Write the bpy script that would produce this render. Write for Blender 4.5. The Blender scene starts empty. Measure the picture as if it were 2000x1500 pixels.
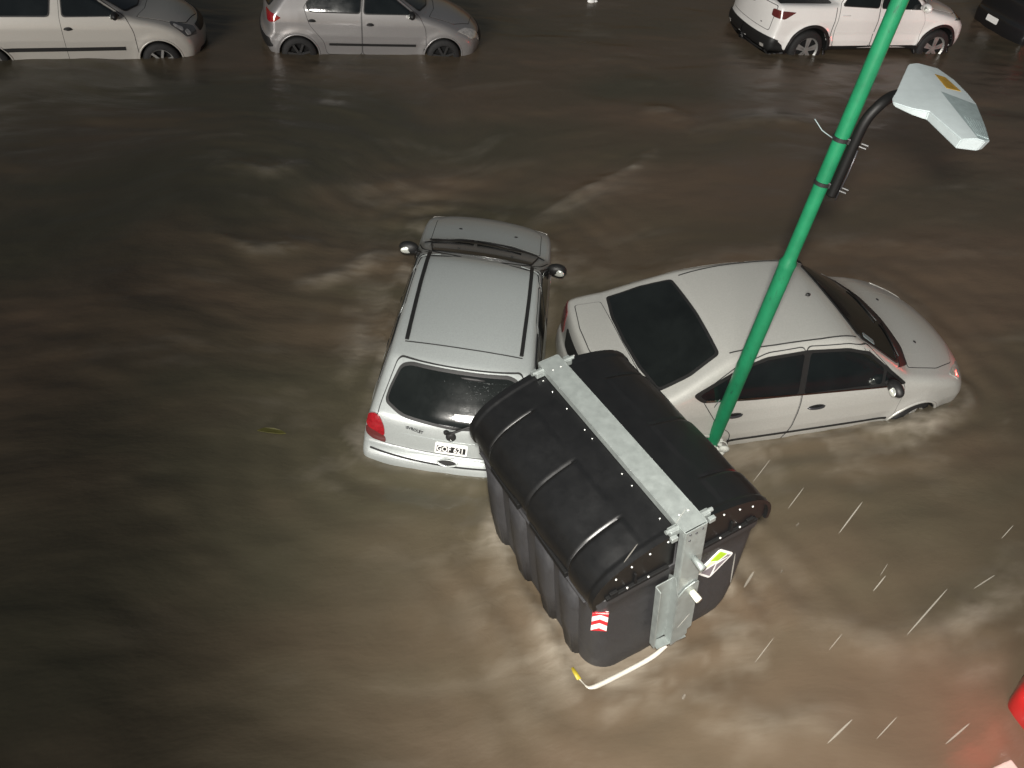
import bpy, bmesh, math, random
import numpy as np
from mathutils import Vector, Matrix, Euler
from mathutils.bvhtree import BVHTree
from mathutils.geometry import delaunay_2d_cdt

S = bpy.context.scene
COL = S.collection
RAD = math.radians
random.seed(7)

# ------------------------------------------------------------------ camera
cam_d = bpy.data.cameras.new("camera")
cam_o = bpy.data.objects.new("camera", cam_d)
COL.objects.link(cam_o)
_r = Vector((0.99117284, 0.09063166, 0.096759))
_u = Vector((-0.13257602, 0.67758586, 0.72339547))
_f = Vector((0.0, 0.72983786, -0.68362028))
cam_o.matrix_world = Matrix(((_r.x, _u.x, -_f.x, 0.0), (_r.y, _u.y, -_f.y, 0.0), (_r.z, _u.z, -_f.z, 5.8377), (0, 0, 0, 1)))
cam_d.sensor_width = 36.0
cam_d.lens = 36.0 * 1612.47 / 2000.0
cam_d.clip_start = 0.05
cam_d.clip_end = 500.0
S.camera = cam_o

# ------------------------------------------------------------------ sky, sun, exposure
world = bpy.data.worlds.new("World")
S.world = world
world.use_nodes = True
wn = world.node_tree
bg = wn.nodes["Background"]
sky = wn.nodes.new("ShaderNodeTexSky")
sky.sky_type = 'NISHITA'
sky.sun_disc = False
SUN_EL, SUN_AZ = RAD(13), RAD(194)     # azimuth clockwise from +Y (sky convention)
sky.sun_elevation = RAD(-0.8)
sky.sun_rotation = SUN_AZ
wn.links.new(sky.outputs[0], bg.inputs[0])
bg.inputs[1].default_value = 0.15

sun_d = bpy.data.lights.new("sun", 'SUN')
sun_o = bpy.data.objects.new("sun", sun_d)
COL.objects.link(sun_o)
sun_d.energy = 1.4
sun_d.angle = RAD(24)
sun_d.color = (1.0, 0.965, 0.92)
_sd = Vector((math.sin(SUN_AZ) * math.cos(SUN_EL), math.cos(SUN_AZ) * math.cos(SUN_EL), math.sin(SUN_EL)))
sun_o.rotation_euler = _sd.to_track_quat('Z', 'Y').to_euler()

S.view_settings.view_transform = 'Standard'
S.view_settings.look = 'None'
S.view_settings.gamma = 1.0
S.view_settings.exposure = 0.9

# ------------------------------------------------------------------ helpers
def tag(o, label=None, cat=None, group=None, kind=None):
    if label: o["label"] = label
    if cat: o["category"] = cat
    if group: o["group"] = group
    if kind: o["kind"] = kind
    return o

def empty(name, loc=(0, 0, 0), rot=(0, 0, 0)):
    o = bpy.data.objects.new(name, None)
    o.empty_display_size = 0.2
    o.location = loc
    o.rotation_euler = rot
    COL.objects.link(o)
    return o

def mat(name, base, rough=0.5, metal=0.0, spec=0.5, emit=None, estr=0.0, coat=0.0, coat_rough=0.1,
        var=0.0, var_scale=40.0, bump=0.0, bump_scale=200.0, rough_var=0.0):
    m = bpy.data.materials.new(name)
    m.use_nodes = True
    nt = m.node_tree
    b = nt.nodes["Principled BSDF"]
    b.inputs["Base Color"].default_value = (*base, 1)
    b.inputs["Roughness"].default_value = rough
    b.inputs["Metallic"].default_value = metal
    b.inputs["Specular IOR Level"].default_value = spec
    if coat:
        b.inputs["Coat Weight"].default_value = coat
        b.inputs["Coat Roughness"].default_value = coat_rough
    if emit:
        b.inputs["Emission Color"].default_value = (*emit, 1)
        b.inputs["Emission Strength"].default_value = estr
    tc = nt.nodes.new("ShaderNodeTexCoord")
    if var or rough_var:
        n = nt.nodes.new("ShaderNodeTexNoise")
        n.inputs["Scale"].default_value = var_scale
        n.inputs["Detail"].default_value = 6
        n.inputs["Roughness"].default_value = 0.65
        nt.links.new(tc.outputs["Object"], n.inputs["Vector"])
        if var:
            mr = nt.nodes.new("ShaderNodeMapRange")
            mr.inputs["From Min"].default_value = 0.25
            mr.inputs["From Max"].default_value = 0.75
            mr.inputs["To Min"].default_value = 1 - var
            mr.inputs["To Max"].default_value = 1 + var
            nt.links.new(n.outputs[0], mr.inputs[0])
            mx = nt.nodes.new("ShaderNodeVectorMath")
            mx.operation = 'SCALE'
            mx.inputs[0].default_value = base
            nt.links.new(mr.outputs[0], mx.inputs["Scale"])
            nt.links.new(mx.outputs[0], b.inputs["Base Color"])
        if rough_var:
            mr2 = nt.nodes.new("ShaderNodeMapRange")
            mr2.inputs["From Min"].default_value = 0.3
            mr2.inputs["From Max"].default_value = 0.7
            mr2.inputs["To Min"].default_value = max(0.02, rough - rough_var)
            mr2.inputs["To Max"].default_value = min(1, rough + rough_var)
            nt.links.new(n.outputs[0], mr2.inputs[0])
            nt.links.new(mr2.outputs[0], b.inputs["Roughness"])
    if bump:
        n2 = nt.nodes.new("ShaderNodeTexNoise")
        n2.inputs["Scale"].default_value = bump_scale
        n2.inputs["Detail"].default_value = 3
        nt.links.new(tc.outputs["Object"], n2.inputs["Vector"])
        bp = nt.nodes.new("ShaderNodeBump")
        bp.inputs["Strength"].default_value = bump
        bp.inputs["Distance"].default_value = 0.002
        nt.links.new(n2.outputs[0], bp.inputs["Height"])
        nt.links.new(bp.outputs[0], b.inputs["Normal"])
    return m

M = {}
M['silver'] = mat('silver_paint', (0.345, 0.37, 0.365), 0.38, 0.25, 0.5, coat=0.6, coat_rough=0.12, var=0.10, var_scale=70, bump=0.24, bump_scale=110)
M['silver_warm'] = mat('silver_beige_paint', (0.40, 0.40, 0.375), 0.38, 0.25, 0.5, coat=0.6, coat_rough=0.12, var=0.10, var_scale=70, bump=0.24, bump_scale=110)
M['silver_pale'] = mat('pale_silver_paint', (0.40, 0.385, 0.35), 0.4, 0.15, 0.5, coat=0.5, coat_rough=0.15, var=0.04, var_scale=60)
M['grey'] = mat('grey_paint', (0.235, 0.228, 0.225), 0.36, 0.35, 0.5, coat=0.7, coat_rough=0.08, var=0.05, var_scale=60)
M['white'] = mat('white_paint', (0.70, 0.69, 0.67), 0.35, 0.0, 0.5, coat=0.8, coat_rough=0.05, var=0.03, var_scale=30)
M['darkpaint'] = mat('dark_paint', (0.012, 0.012, 0.013), 0.3, 0.0, 0.5, coat=0.5, coat_rough=0.1)
M['redglow'] = mat('red_glow_paint', (0.30, 0.012, 0.012), 0.35, 0, 0.5, coat=0.5)  # the tail lamp's red glow put into the car's body colour
M['glass'] = mat('dark_glass', (0.007, 0.009, 0.0095), 0.08, 0.0, 0.6, var=0.3, rough_var=0.04, var_scale=2.5, bump=0.06, bump_scale=90)
M['glass_wet'] = mat('wet_dark_glass', (0.008, 0.0095, 0.009), 0.09, 0.0, 0.6, var=0.35, var_scale=3, rough_var=0.03, bump=0.10, bump_scale=110)
M['trim'] = mat('black_trim', (0.012, 0.012, 0.012), 0.5, 0.0, 0.4, var=0.2, var_scale=30)
M['seam'] = mat('panel_gap', (0.03, 0.03, 0.03), 0.8, 0, 0.1)
M['arch'] = mat('wheel_housing', (0.008, 0.008, 0.008), 0.8, 0, 0.2)
M['tyre'] = mat('tyre_rubber', (0.014, 0.014, 0.014), 0.7, 0, 0.3, var=0.3, var_scale=20)
M['alloy'] = mat('alloy_metal', (0.62, 0.62, 0.60), 0.25, 0.6, 0.5)
M['steel'] = mat('dark_steel', (0.04, 0.04, 0.04), 0.4, 0.5, 0.5)
M['dullalloy'] = mat('dull_alloy', (0.28, 0.28, 0.27), 0.4, 0.5, 0.5)
M['blackarm'] = mat('black_arm', (0.004, 0.004, 0.004), 0.55, 0, 0.25)
M['chrome'] = mat('chrome', (0.7, 0.72, 0.7), 0.12, 1.0, 0.5)
M['bead'] = mat('water_bead', (0.05, 0.055, 0.055), 0.12, 0, 0.9, coat=1.0, coat_rough=0.15)
M['mirror'] = mat('mirror_glass', (0.75, 0.78, 0.72), 0.12, 0.6, 0.5)
M['red'] = mat('red_lens', (0.26, 0.008, 0.014), 0.12, 0, 0.6, coat=1.0, coat_rough=0.03, var=0.35, var_scale=25)
M['reddark'] = mat('dark_red_lens', (0.10, 0.02, 0.02), 0.15, 0, 0.5, coat=1.0, coat_rough=0.03)
M['clear'] = mat('clear_lens', (0.5, 0.48, 0.45), 0.08, 0.3, 0.7, coat=1.0, coat_rough=0.02, var=0.5, var_scale=18)
M['lensdark'] = mat('headlamp_bowl', (0.12, 0.11, 0.10), 0.15, 0.4, 0.6, coat=1, coat_rough=0.02)
M['plate'] = mat('plate_white', (0.8, 0.8, 0.78), 0.4, 0, 0.4)
M['ink'] = mat('plate_black', (0.015, 0.015, 0.015), 0.5, 0, 0.3)
M['lettering'] = mat('dark_chrome_letters', (0.05, 0.05, 0.055), 0.35, 0.5, 0.5)
M['bin'] = mat('black_plastic', (0.006, 0.0062, 0.0065), 0.37, 0, 0.5, var=0.12, var_scale=9, rough_var=0.05, bump=0.06, bump_scale=140)
M['binbody'] = mat('black_plastic_matt', (0.030, 0.030, 0.032), 0.55, 0, 0.45, var=0.15, var_scale=18, rough_var=0.08, bump=0.30, bump_scale=110)
M['slot'] = mat('black_slot', (0.006, 0.006, 0.006), 0.7, 0, 0.2)
M['galv'] = mat('galvanised_steel', (0.29, 0.32, 0.31), 0.42, 0.45, 0.5, var=0.13, var_scale=16, rough_var=0.12)
M['rivet'] = mat('rivet_metal', (0.85, 0.86, 0.84), 0.2, 0.5, 0.6)
M['nylon'] = mat('white_nylon', (0.70, 0.70, 0.60), 0.5)
M['offwhite'] = mat('offwhite_enamel', (0.48, 0.455, 0.40), 0.4, 0, 0.5, var=0.15, var_scale=15)
M['yellow'] = mat('yellow_enamel', (0.42, 0.33, 0.03), 0.5, var=0.2, var_scale=20)
M['stred'] = mat('sticker_red', (0.55, 0.02, 0.03), 0.4)
M['stwhite'] = mat('sticker_white', (0.82, 0.82, 0.80), 0.4)
M['stgreen'] = mat('sticker_green', (0.40, 0.62, 0.03), 0.4, var=0.15, var_scale=12)
M['stpale'] = mat('sticker_pale_green', (0.66, 0.74, 0.50), 0.4)
M['stgrey'] = mat('sticker_grey', (0.20, 0.18, 0.20), 0.4)
M['green'] = mat('green_enamel', (0.008, 0.125, 0.055), 0.5, 0, 0.3, coat=0.1, var=0.22, var_scale=5, bump=0.25, bump_scale=50)
def chip_paint(m, under, scale, lo, hi):
    nt = m.node_tree; b = nt.nodes['Principled BSDF']
    src = b.inputs['Base Color'].links[0].from_socket
    tc = nt.nodes.new('ShaderNodeTexCoord'); mp_ = nt.nodes.new('ShaderNodeVectorMath'); mp_.operation = 'MULTIPLY'; mp_.inputs[1].default_value = (1, 1, .35)
    nt.links.new(tc.outputs['Object'], mp_.inputs[0])
    n = nt.nodes.new('ShaderNodeTexNoise'); n.inputs['Scale'].default_value = scale; n.inputs['Detail'].default_value = 8; n.inputs['Roughness'].default_value = .7
    nt.links.new(mp_.outputs[0], n.inputs['Vector'])
    r = nt.nodes.new('ShaderNodeMapRange'); r.inputs['From Min'].default_value = lo; r.inputs['From Max'].default_value = hi
    nt.links.new(n.outputs[0], r.inputs[0])
    mx = nt.nodes.new('ShaderNodeMix'); mx.data_type = 'RGBA'; mx.inputs['B'].default_value = (*under, 1)
    nt.links.new(r.outputs[0], mx.inputs['Factor']); nt.links.new(src, mx.inputs['A']); nt.links.new(mx.outputs['Result'], b.inputs['Base Color'])
chip_paint(M['green'], (.012, .05, .03), 22, .60, .70)
M['lamp_grey'] = mat('lamp_grey', (0.33, 0.375, 0.385), 0.6, 0, 0.25, var=0.07, var_scale=16)
M['lamp_rib'] = mat('lamp_rib_grey', (0.17, 0.21, 0.215), 0.55, 0, 0.3, var=0.2, var_scale=25)
M['orange'] = mat('orange_sticker', (0.26, 0.15, 0.012), 0.45, var=0.4, var_scale=14)
M['cloth'] = mat('white_rag', (0.36, 0.37, 0.34), 0.8, var=0.2, var_scale=20)
M['leaf'] = mat('yellow_leaf', (0.065, 0.06, 0.012), 0.6, var=0.3, var_scale=12)
M['foamboard'] = mat('white_board', (0.45, 0.46, 0.42), 0.5, var=0.1, var_scale=8)
M['redlit'] = mat('lit_red_lens', (0.5, 0.02, 0.02), 0.2, emit=(1.0, 0.045, 0.03), estr=1.6)
M['bulb'] = mat('lit_bulb', (1, 0.6, 0.4), 0.3, emit=(1.0, 0.55, 0.35), estr=4.0)
M['ledlit'] = mat('lit_lamp_panel', (1, 1, 1), 0.4, emit=(1.0, 0.96, 0.88), estr=20.0)

def new_mesh(name, V, F, m, parent=None, smooth=True, normals=None, mats=None, midx=None):
    me = bpy.data.meshes.new(name)
    V = np.asarray(V, dtype=float)
    me.from_pydata(V.tolist(), [], [list(map(int, f)) for f in F])
    if mats:
        for mm in mats: me.materials.append(mm)
        if midx is not None:
            me.polygons.foreach_set("material_index", np.asarray(midx, dtype=np.int32))
    else:
        me.materials.append(m)
    if smooth:
        me.polygons.foreach_set("use_smooth", np.ones(len(me.polygons), dtype=bool))
    me.update()
    if normals is not None:
        me.normals_split_custom_set_from_vertices(np.asarray(normals, dtype=float).tolist())
    o = bpy.data.objects.new(name, me)
    COL.objects.link(o)
    if parent: o.parent = parent
    return o

def bm_obj(name, bm, m, parent=None, smooth=False, mats=None):
    me = bpy.data.meshes.new(name)
    bm.normal_update()
    bm.to_mesh(me); bm.free()
    for mm in (mats or [m]): me.materials.append(mm)
    if smooth: me.polygons.foreach_set("use_smooth", np.ones(len(me.polygons), dtype=bool))
    o = bpy.data.objects.new(name, me)
    COL.objects.link(o)
    if parent: o.parent = parent
    return o

def add_box(bm, c, s, rot=None, bevel=0.0, mi=0):
    r = bmesh.ops.create_cube(bm, size=1.0)
    vs = r['verts']
    mtx = Matrix.Translation(c) @ (Euler(rot).to_matrix().to_4x4() if rot else Matrix()) @ Matrix.Diagonal((*s, 1))
    bmesh.ops.transform(bm, matrix=mtx, verts=vs)
    fs = list({f for v in vs for f in v.link_faces})
    for f in fs: f.material_index = mi
    if bevel:
        es = list({e for v in vs for e in v.link_edges})
        bmesh.ops.bevel(bm, geom=es, offset=bevel, segments=2, affect='EDGES', profile=0.5)

def add_cyl(bm, p0, p1, r0, r1=None, n=16, mi=0):
    p0, p1 = Vector(p0), Vector(p1)
    if r1 is None: r1 = r0
    d = p1 - p0
    r = bmesh.ops.create_cone(bm, cap_ends=True, segments=n, radius1=r0, radius2=r1, depth=d.length)
    q = d.to_track_quat('Z', 'Y').to_matrix().to_4x4()
    bmesh.ops.transform(bm, matrix=Matrix.Translation((p0 + p1) / 2) @ q, verts=r['verts'])
    for f in {f for v in r['verts'] for f in v.link_faces}: f.material_index = mi

def add_ball(bm, c, s, rot=None, sub=2):
    r = bmesh.ops.create_icosphere(bm, subdivisions=sub, radius=1.0)
    bmesh.ops.transform(bm, matrix=Matrix.Translation(c) @ (Euler(rot).to_matrix().to_4x4() if rot else Matrix()) @ Matrix.Diagonal((*s, 1)), verts=r['verts'])

def tube_geo(pts, rad, n=10, closed=False):
    P = [Vector(p) for p in pts]
    V, F = [], []
    rr = rad if hasattr(rad, '__len__') else [rad] * len(P)
    up = None
    for i, p in enumerate(P):
        a = P[i - 1] if i > 0 else p
        b = P[i + 1] if i < len(P) - 1 else p
        t = (b - a).normalized()
        if up is None:
            up = t.orthogonal().normalized()
        else:
            up = (up - t * up.dot(t)).normalized()
        s = t.cross(up)
        for k in range(n):
            an = 2 * math.pi * k / n
            V.append(p + (up * math.cos(an) + s * math.sin(an)) * rr[i])
    for i in range(len(P) - 1):
        for k in range(n):
            F.append((i * n + k, i * n + (k + 1) % n, (i + 1) * n + (k + 1) % n, (i + 1) * n + k))
    F.append(tuple(range(n - 1, -1, -1)))
    F.append(tuple((len(P) - 1) * n + k for k in range(n)))
    return V, F

def tube(name, pts, rad, m, parent=None, n=10):
    V, F = tube_geo(pts, rad, n)
    return new_mesh(name, [tuple(v) for v in V], F, m, parent)

def text_obj(name, body, size, m, parent, mtx, extrude=0.002, sx=1.0, bold=0.0, align='CENTER'):
    cu = bpy.data.curves.new(name, 'FONT')
    cu.body = body; cu.size = size; cu.align_x = align; cu.align_y = 'CENTER'
    cu.extrude = extrude; cu.offset = bold
    to = bpy.data.objects.new(name, cu)
    COL.objects.link(to)
    dg = bpy.context.evaluated_depsgraph_get()
    me = bpy.data.meshes.new_from_object(to.evaluated_get(dg))
    bpy.data.objects.remove(to)
    me.transform(mtx @ Matrix.Diagonal((sx, 1, 1, 1)))
    me.materials.clear(); me.materials.append(m)
    o = bpy.data.objects.new(name, me)
    COL.objects.link(o)
    o.parent = parent
    return o

# ------------------------------------------------------------------ implicit car bodies
def chaikin(P, it=2, closed=True):
    P = np.asarray(P, float)
    for _ in range(it):
        Q = np.roll(P, -1, 0)
        P = np.stack([0.78 * P + 0.22 * Q, 0.22 * P + 0.78 * Q], 1).reshape(-1, 2)
    return P

def smax(a, b, k):
    h = np.maximum(k - np.abs(a - b), 0) / k
    return np.maximum(a, b) + h * h * k * 0.25

def smin(a, b, k): return -smax(-a, -b, k)

def sstep(x, a, b):
    t = np.clip((x - a) / (b - a), 0, 1)
    return t * t * (3 - 2 * t)

class Shape:
    def __init__(s, sil, W, belt, roof_half, roof_z, bow_f=0.28, bow_r=0.14, r=0.06, crown=0.035, arches=(), arch_r=0.33,
                 sec=((0.1, .07), (.3, .035), (.5, .005), (.62, 0.0), (.8, .015), (1.0, .045), (1.3, .09)), shoulder=0.02, flare=0.012, it=2, extra=None):
        s.P = chaikin(sil, it)
        s.W = np.array(W, float); s.belt = belt; s.rh = roof_half; s.rz = roof_z
        s.bf, s.br, s.r, s.crown = bow_f, bow_r, r, crown
        s.arches, s.ar = arches, arch_r
        s.sec = np.array(sec); s.sh = shoulder; s.flare = flare; s.extra = extra
        s.x0, s.x1 = s.P[:, 0].min() - .15, s.P[:, 0].max() + .45
        s.z0, s.z1 = s.P[:, 1].min() - .1, s.P[:, 1].max() + .25
        s.h = 0.012
        gx = np.arange(s.x0, s.x1, s.h); gz = np.arange(s.z0, s.z1, s.h)
        X, Z = np.meshgrid(gx, gz, indexing='ij')
        q = np.stack([X.ravel(), Z.ravel()], 1)
        d2 = np.full(len(q), 1e9); inside = np.zeros(len(q), bool)
        A = s.P; B = np.roll(A, -1, 0)
        for a, b in zip(A, B):
            e = b - a; w = q - a
            t = np.clip((w @ e) / max(e @ e, 1e-12), 0, 1)
            dd = w - t[:, None] * e
            d2 = np.minimum(d2, (dd * dd).sum(1))
            c = (a[1] > q[:, 1]) != (b[1] > q[:, 1])
            if abs(b[1] - a[1]) > 1e-12:
                xi = a[0] + (q[:, 1] - a[1]) * (b[0] - a[0]) / (b[1] - a[1])
                inside ^= c & (q[:, 0] < xi)
        sd = np.sqrt(d2); sd[inside] *= -1
        s.sd = sd.reshape(X.shape)

    def sdf2(s, x, z):
        u = np.clip((x - s.x0) / s.h, 0, s.sd.shape[0] - 1.001); v = np.clip((z - s.z0) / s.h, 0, s.sd.shape[1] - 1.001)
        i = u.astype(int); j = v.astype(int); fu = u - i; fv = v - j
        D = s.sd
        return (D[i, j] * (1 - fu) * (1 - fv) + D[i + 1, j] * fu * (1 - fv) + D[i, j + 1] * (1 - fu) * fv + D[i + 1, j + 1] * fu * fv)

    def width(s, x):
        # smooth interpolation of the half width table
        xs, ws = s.W[:, 0], s.W[:, 1]
        return (np.interp(x - .12, xs, ws) + np.interp(x, xs, ws) * 2 + np.interp(x + .12, xs, ws)) / 4

    def Y(s, x, z):
        w = s.width(x)
        lo = w - np.interp(z, s.sec[:, 0], s.sec[:, 1])
        for (xc, zc) in s.arches:
            d = np.hypot(x - xc, z - zc)
            lo = lo + s.flare * np.exp(-((d - s.ar - .03) / .07) ** 2)
        zb = np.interp(x, [-1.5, 1.0], s.belt)
        wb = w - np.interp(zb, s.sec[:, 0], s.sec[:, 1]) - s.sh
        tum = (np.max(s.W[:, 1]) - .05 - s.sh - s.rh) / (s.rz - np.mean(s.belt))
        up = wb - tum * (z - zb)
        up = np.where(z < zb - .28, wb + .28 * tum + .3, up)
        return smin(lo, up, .03)

    def warp(s, x, y, z):
        t = np.clip(np.abs(y) / np.max(s.W[:, 1]), 0, 1.2)
        x2 = x + s.bf * sstep(x, -.4, 1.7) * t ** 2.4 - s.br * sstep(-x, .2, 1.6) * t ** 2.4
        return x2, z + s.crown * t * t

    def g(s, p):
        x, y, z = p[..., 0], p[..., 1], p[..., 2]
        x2, z2 = s.warp(x, y, z)
        a = s.sdf2(x2, z2)
        b = (np.abs(y) - s.Y(x, z)) * .96
        v = smax(a, b, s.r)
        for (xc, zc) in s.arches:
            cyl = np.maximum(np.hypot(x - xc, z - zc) - s.ar, .52 - np.abs(y))
            v = np.maximum(v, -cyl)
        if s.extra: v = s.extra(x, y, z, v)
        return v

    def grad(s, p, e=.004):
        o = np.zeros_like(p)
        for k in range(3):
            d = np.zeros(3); d[k] = e
            o[..., k] = (s.g(p + d) - s.g(p - d)) / (2 * e)
        return o

    def normal(s, p):
        n = s.grad(p); return n / np.maximum(np.linalg.norm(n, axis=-1, keepdims=True), 1e-9)

    def mesh(s, step=.03, zmin=.12):
        wmax = np.max(s.W[:, 1]) + .08
        ax = [np.arange(s.P[:, 0].min() - .07, s.P[:, 0].max() + .1, step), np.arange(-wmax, wmax + step, step), np.arange(zmin, s.P[:, 1].max() + .1, step)]
        n = [len(a) for a in ax]
        G = np.stack(np.meshgrid(*ax, indexing='ij'), -1)
        val = s.g(G)
        acc = np.zeros((n[0] - 1, n[1] - 1, n[2] - 1, 3)); cnt = np.zeros(acc.shape[:3])
        ins = val < 0
        cross = {}
        for k in range(3):
            sl0 = [slice(None)] * 3; sl1 = [slice(None)] * 3
            sl0[k] = slice(0, -1); sl1[k] = slice(1, None)
            a, b = val[tuple(sl0)], val[tuple(sl1)]
            c = (a < 0) != (b < 0)
            t = np.where(c, a / np.where(np.abs(a - b) < 1e-12, 1, a - b), 0)
            P = G[tuple(sl0)] + t[..., None] * (G[tuple(sl1)] - G[tuple(sl0)])
            cross[k] = c
            o = [i for i in range(3) if i != k]
            for d0 in (0, 1):
                for d1 in (0, 1):
                    s2 = [slice(None)] * 3
                    for oo, dd in zip(o, (d0, d1)):
                        s2[oo] = slice(1, None) if dd == 0 else slice(0, -1)
                    # vertex cell index = edge index - (1 - d)
                    tgt = [slice(None)] * 3
                    es = [slice(None)] * 3
                    for oo, dd in zip(o, (d0, d1)):
                        es[oo] = slice(0, n[oo] - 1) if dd == 0 else slice(1, n[oo])
                    w = c[tuple(es)]
                    acc += np.where(w[..., None], P[tuple(es)], 0); cnt += w
        act = cnt > 0
        idx = np.full(act.shape, -1); idx[act] = np.arange(act.sum())
        V = acc[act] / cnt[act][:, None]
        F = []
        for k in range(3):
            o = [i for i in range(3) if i != k]
            c = np.argwhere(cross[k])
            ok = (c[:, o[0]] > 0) & (c[:, o[0]] < n[o[0]] - 1) & (c[:, o[1]] > 0) & (c[:, o[1]] < n[o[1]] - 1)
            c = c[ok]
            q = []
            for d0, d1 in ((0, 0), (1, 0), (1, 1), (0, 1)):
                cc = c.copy(); cc[:, o[0]] -= 1 - d0; cc[:, o[1]] -= 1 - d1
                q.append(idx[cc[:, 0], cc[:, 1], cc[:, 2]])
            q = np.stack(q, 1)
            flip = ins[c[:, 0], c[:, 1], c[:, 2]]
            if k == 1: flip = ~flip
            q[~flip] = q[~flip][:, ::-1]
            F.append(q)
        F = np.concatenate(F)
        for _ in range(4):
            g = s.g(V); gr = s.grad(V)
            st = -g[:, None] * gr / np.maximum((gr * gr).sum(1, keepdims=True), .2)
            V += np.clip(st, -step * .4, step * .4)
        return V, F

    def ray(s, O, D, L=3.2, step=.02):
        k = np.arange(0, L, step)
        best = np.full(len(O), np.nan)
        val = s.g(O[:, None, :] + k[None, :, None] * D)
        neg = val < 0
        has = neg.any(1)
        fi = np.argmax(neg, 1)
        fi = np.where(has, fi, np.argmin(val, 1))
        hi = k[fi].copy(); lo = np.maximum(hi - step, 0)
        for _ in range(14):
            mid = (lo + hi) / 2
            nn = s.g(O + mid[:, None] * D) < 0
            hi = np.where(nn & has, mid, hi); lo = np.where(nn | ~has, lo, mid)
        return O + hi[:, None] * D

    def project(s, Q, axis):
        Q = np.asarray(Q, float); n = len(Q)
        if axis == 'R': O = np.stack([Q[:, 0], np.full(n, -1.3), Q[:, 1]], 1); D = np.array([0, 1., 0])
        if axis == 'L': O = np.stack([Q[:, 0], np.full(n, 1.3), Q[:, 1]], 1); D = np.array([0, -1., 0])
        if axis == 'T': O = np.stack([Q[:, 0], Q[:, 1], np.full(n, s.z1 + .3)], 1); D = np.array([0, 0, -1.])
        if axis == 'B': O = np.stack([np.full(n, s.x0 - .2), Q[:, 0], Q[:, 1]], 1); D = np.array([1., 0, 0])
        if axis == 'F': O = np.stack([np.full(n, s.x1 + .2), Q[:, 0], Q[:, 1]], 1); D = np.array([-1., 0, 0])
        if axis[0] == 'A':
            a = RAD(float(axis[1:])); out = np.array([math.cos(a), math.sin(a), 0]); sd = np.array([-math.sin(a), math.cos(a), 0])
            O = out * 3.2 + Q[:, :1] * sd + np.stack([np.zeros(n), np.zeros(n), Q[:, 1]], 1); D = -out
        return s.ray(O, D, 5.2 if axis[0] in 'BFA' else 1.7)

def round_poly(P, r, n=5):
    P = [np.array(p[:2], float) for p in P]; out = []
    N = len(P)
    for i in range(N):
        a, b, c = P[i - 1], P[i], P[(i + 1) % N]
        u = a - b; v = c - b; lu, lv = np.linalg.norm(u), np.linalg.norm(v)
        u /= lu; v /= lv
        d = min(r, lu * .45, lv * .45)
        p0, p1 = b + u * d, b + v * d
        for k in range(n + 1):
            t = k / n
            out.append((1 - t) ** 2 * p0 + 2 * t * (1 - t) * b + t * t * p1)
    return np.array(out)

def densify(P, d):
    out = []
    for i in range(len(P)):
        a, b = P[i], P[(i + 1) % len(P)]
        k = max(1, int(np.ceil(np.linalg.norm(b - a) / d)))
        for j in range(k): out.append(a + (b - a) * j / k)
    return np.array(out)

def inside_poly(q, P):
    c = np.zeros(len(q), bool)
    for a, b in zip(P, np.roll(P, -1, 0)):
        k = (a[1] > q[:, 1]) != (b[1] > q[:, 1])
        if abs(b[1] - a[1]) > 1e-12:
            c ^= k & (q[:, 0] < a[0] + (q[:, 1] - a[1]) * (b[0] - a[0]) / (b[1] - a[1]))
    return c

def offset_poly(P, d):
    P = np.asarray(P, float)
    A = np.roll(P, 1, 0); B = np.roll(P, -1, 0)
    area = 0.5 * np.sum(P[:, 0] * B[:, 1] - B[:, 0] * P[:, 1])
    sg = 1 if area > 0 else -1
    e1 = P - A; e2 = B - P
    n1 = np.stack([e1[:, 1], -e1[:, 0]], 1) * sg; n2 = np.stack([e2[:, 1], -e2[:, 0]], 1) * sg
    n1 /= np.maximum(np.linalg.norm(n1, axis=1, keepdims=True), 1e-9); n2 /= np.maximum(np.linalg.norm(n2, axis=1, keepdims=True), 1e-9)
    n = n1 + n2
    n /= np.maximum((n * n).sum(1, keepdims=True) / 2, .35)
    return P + n * d

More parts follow.
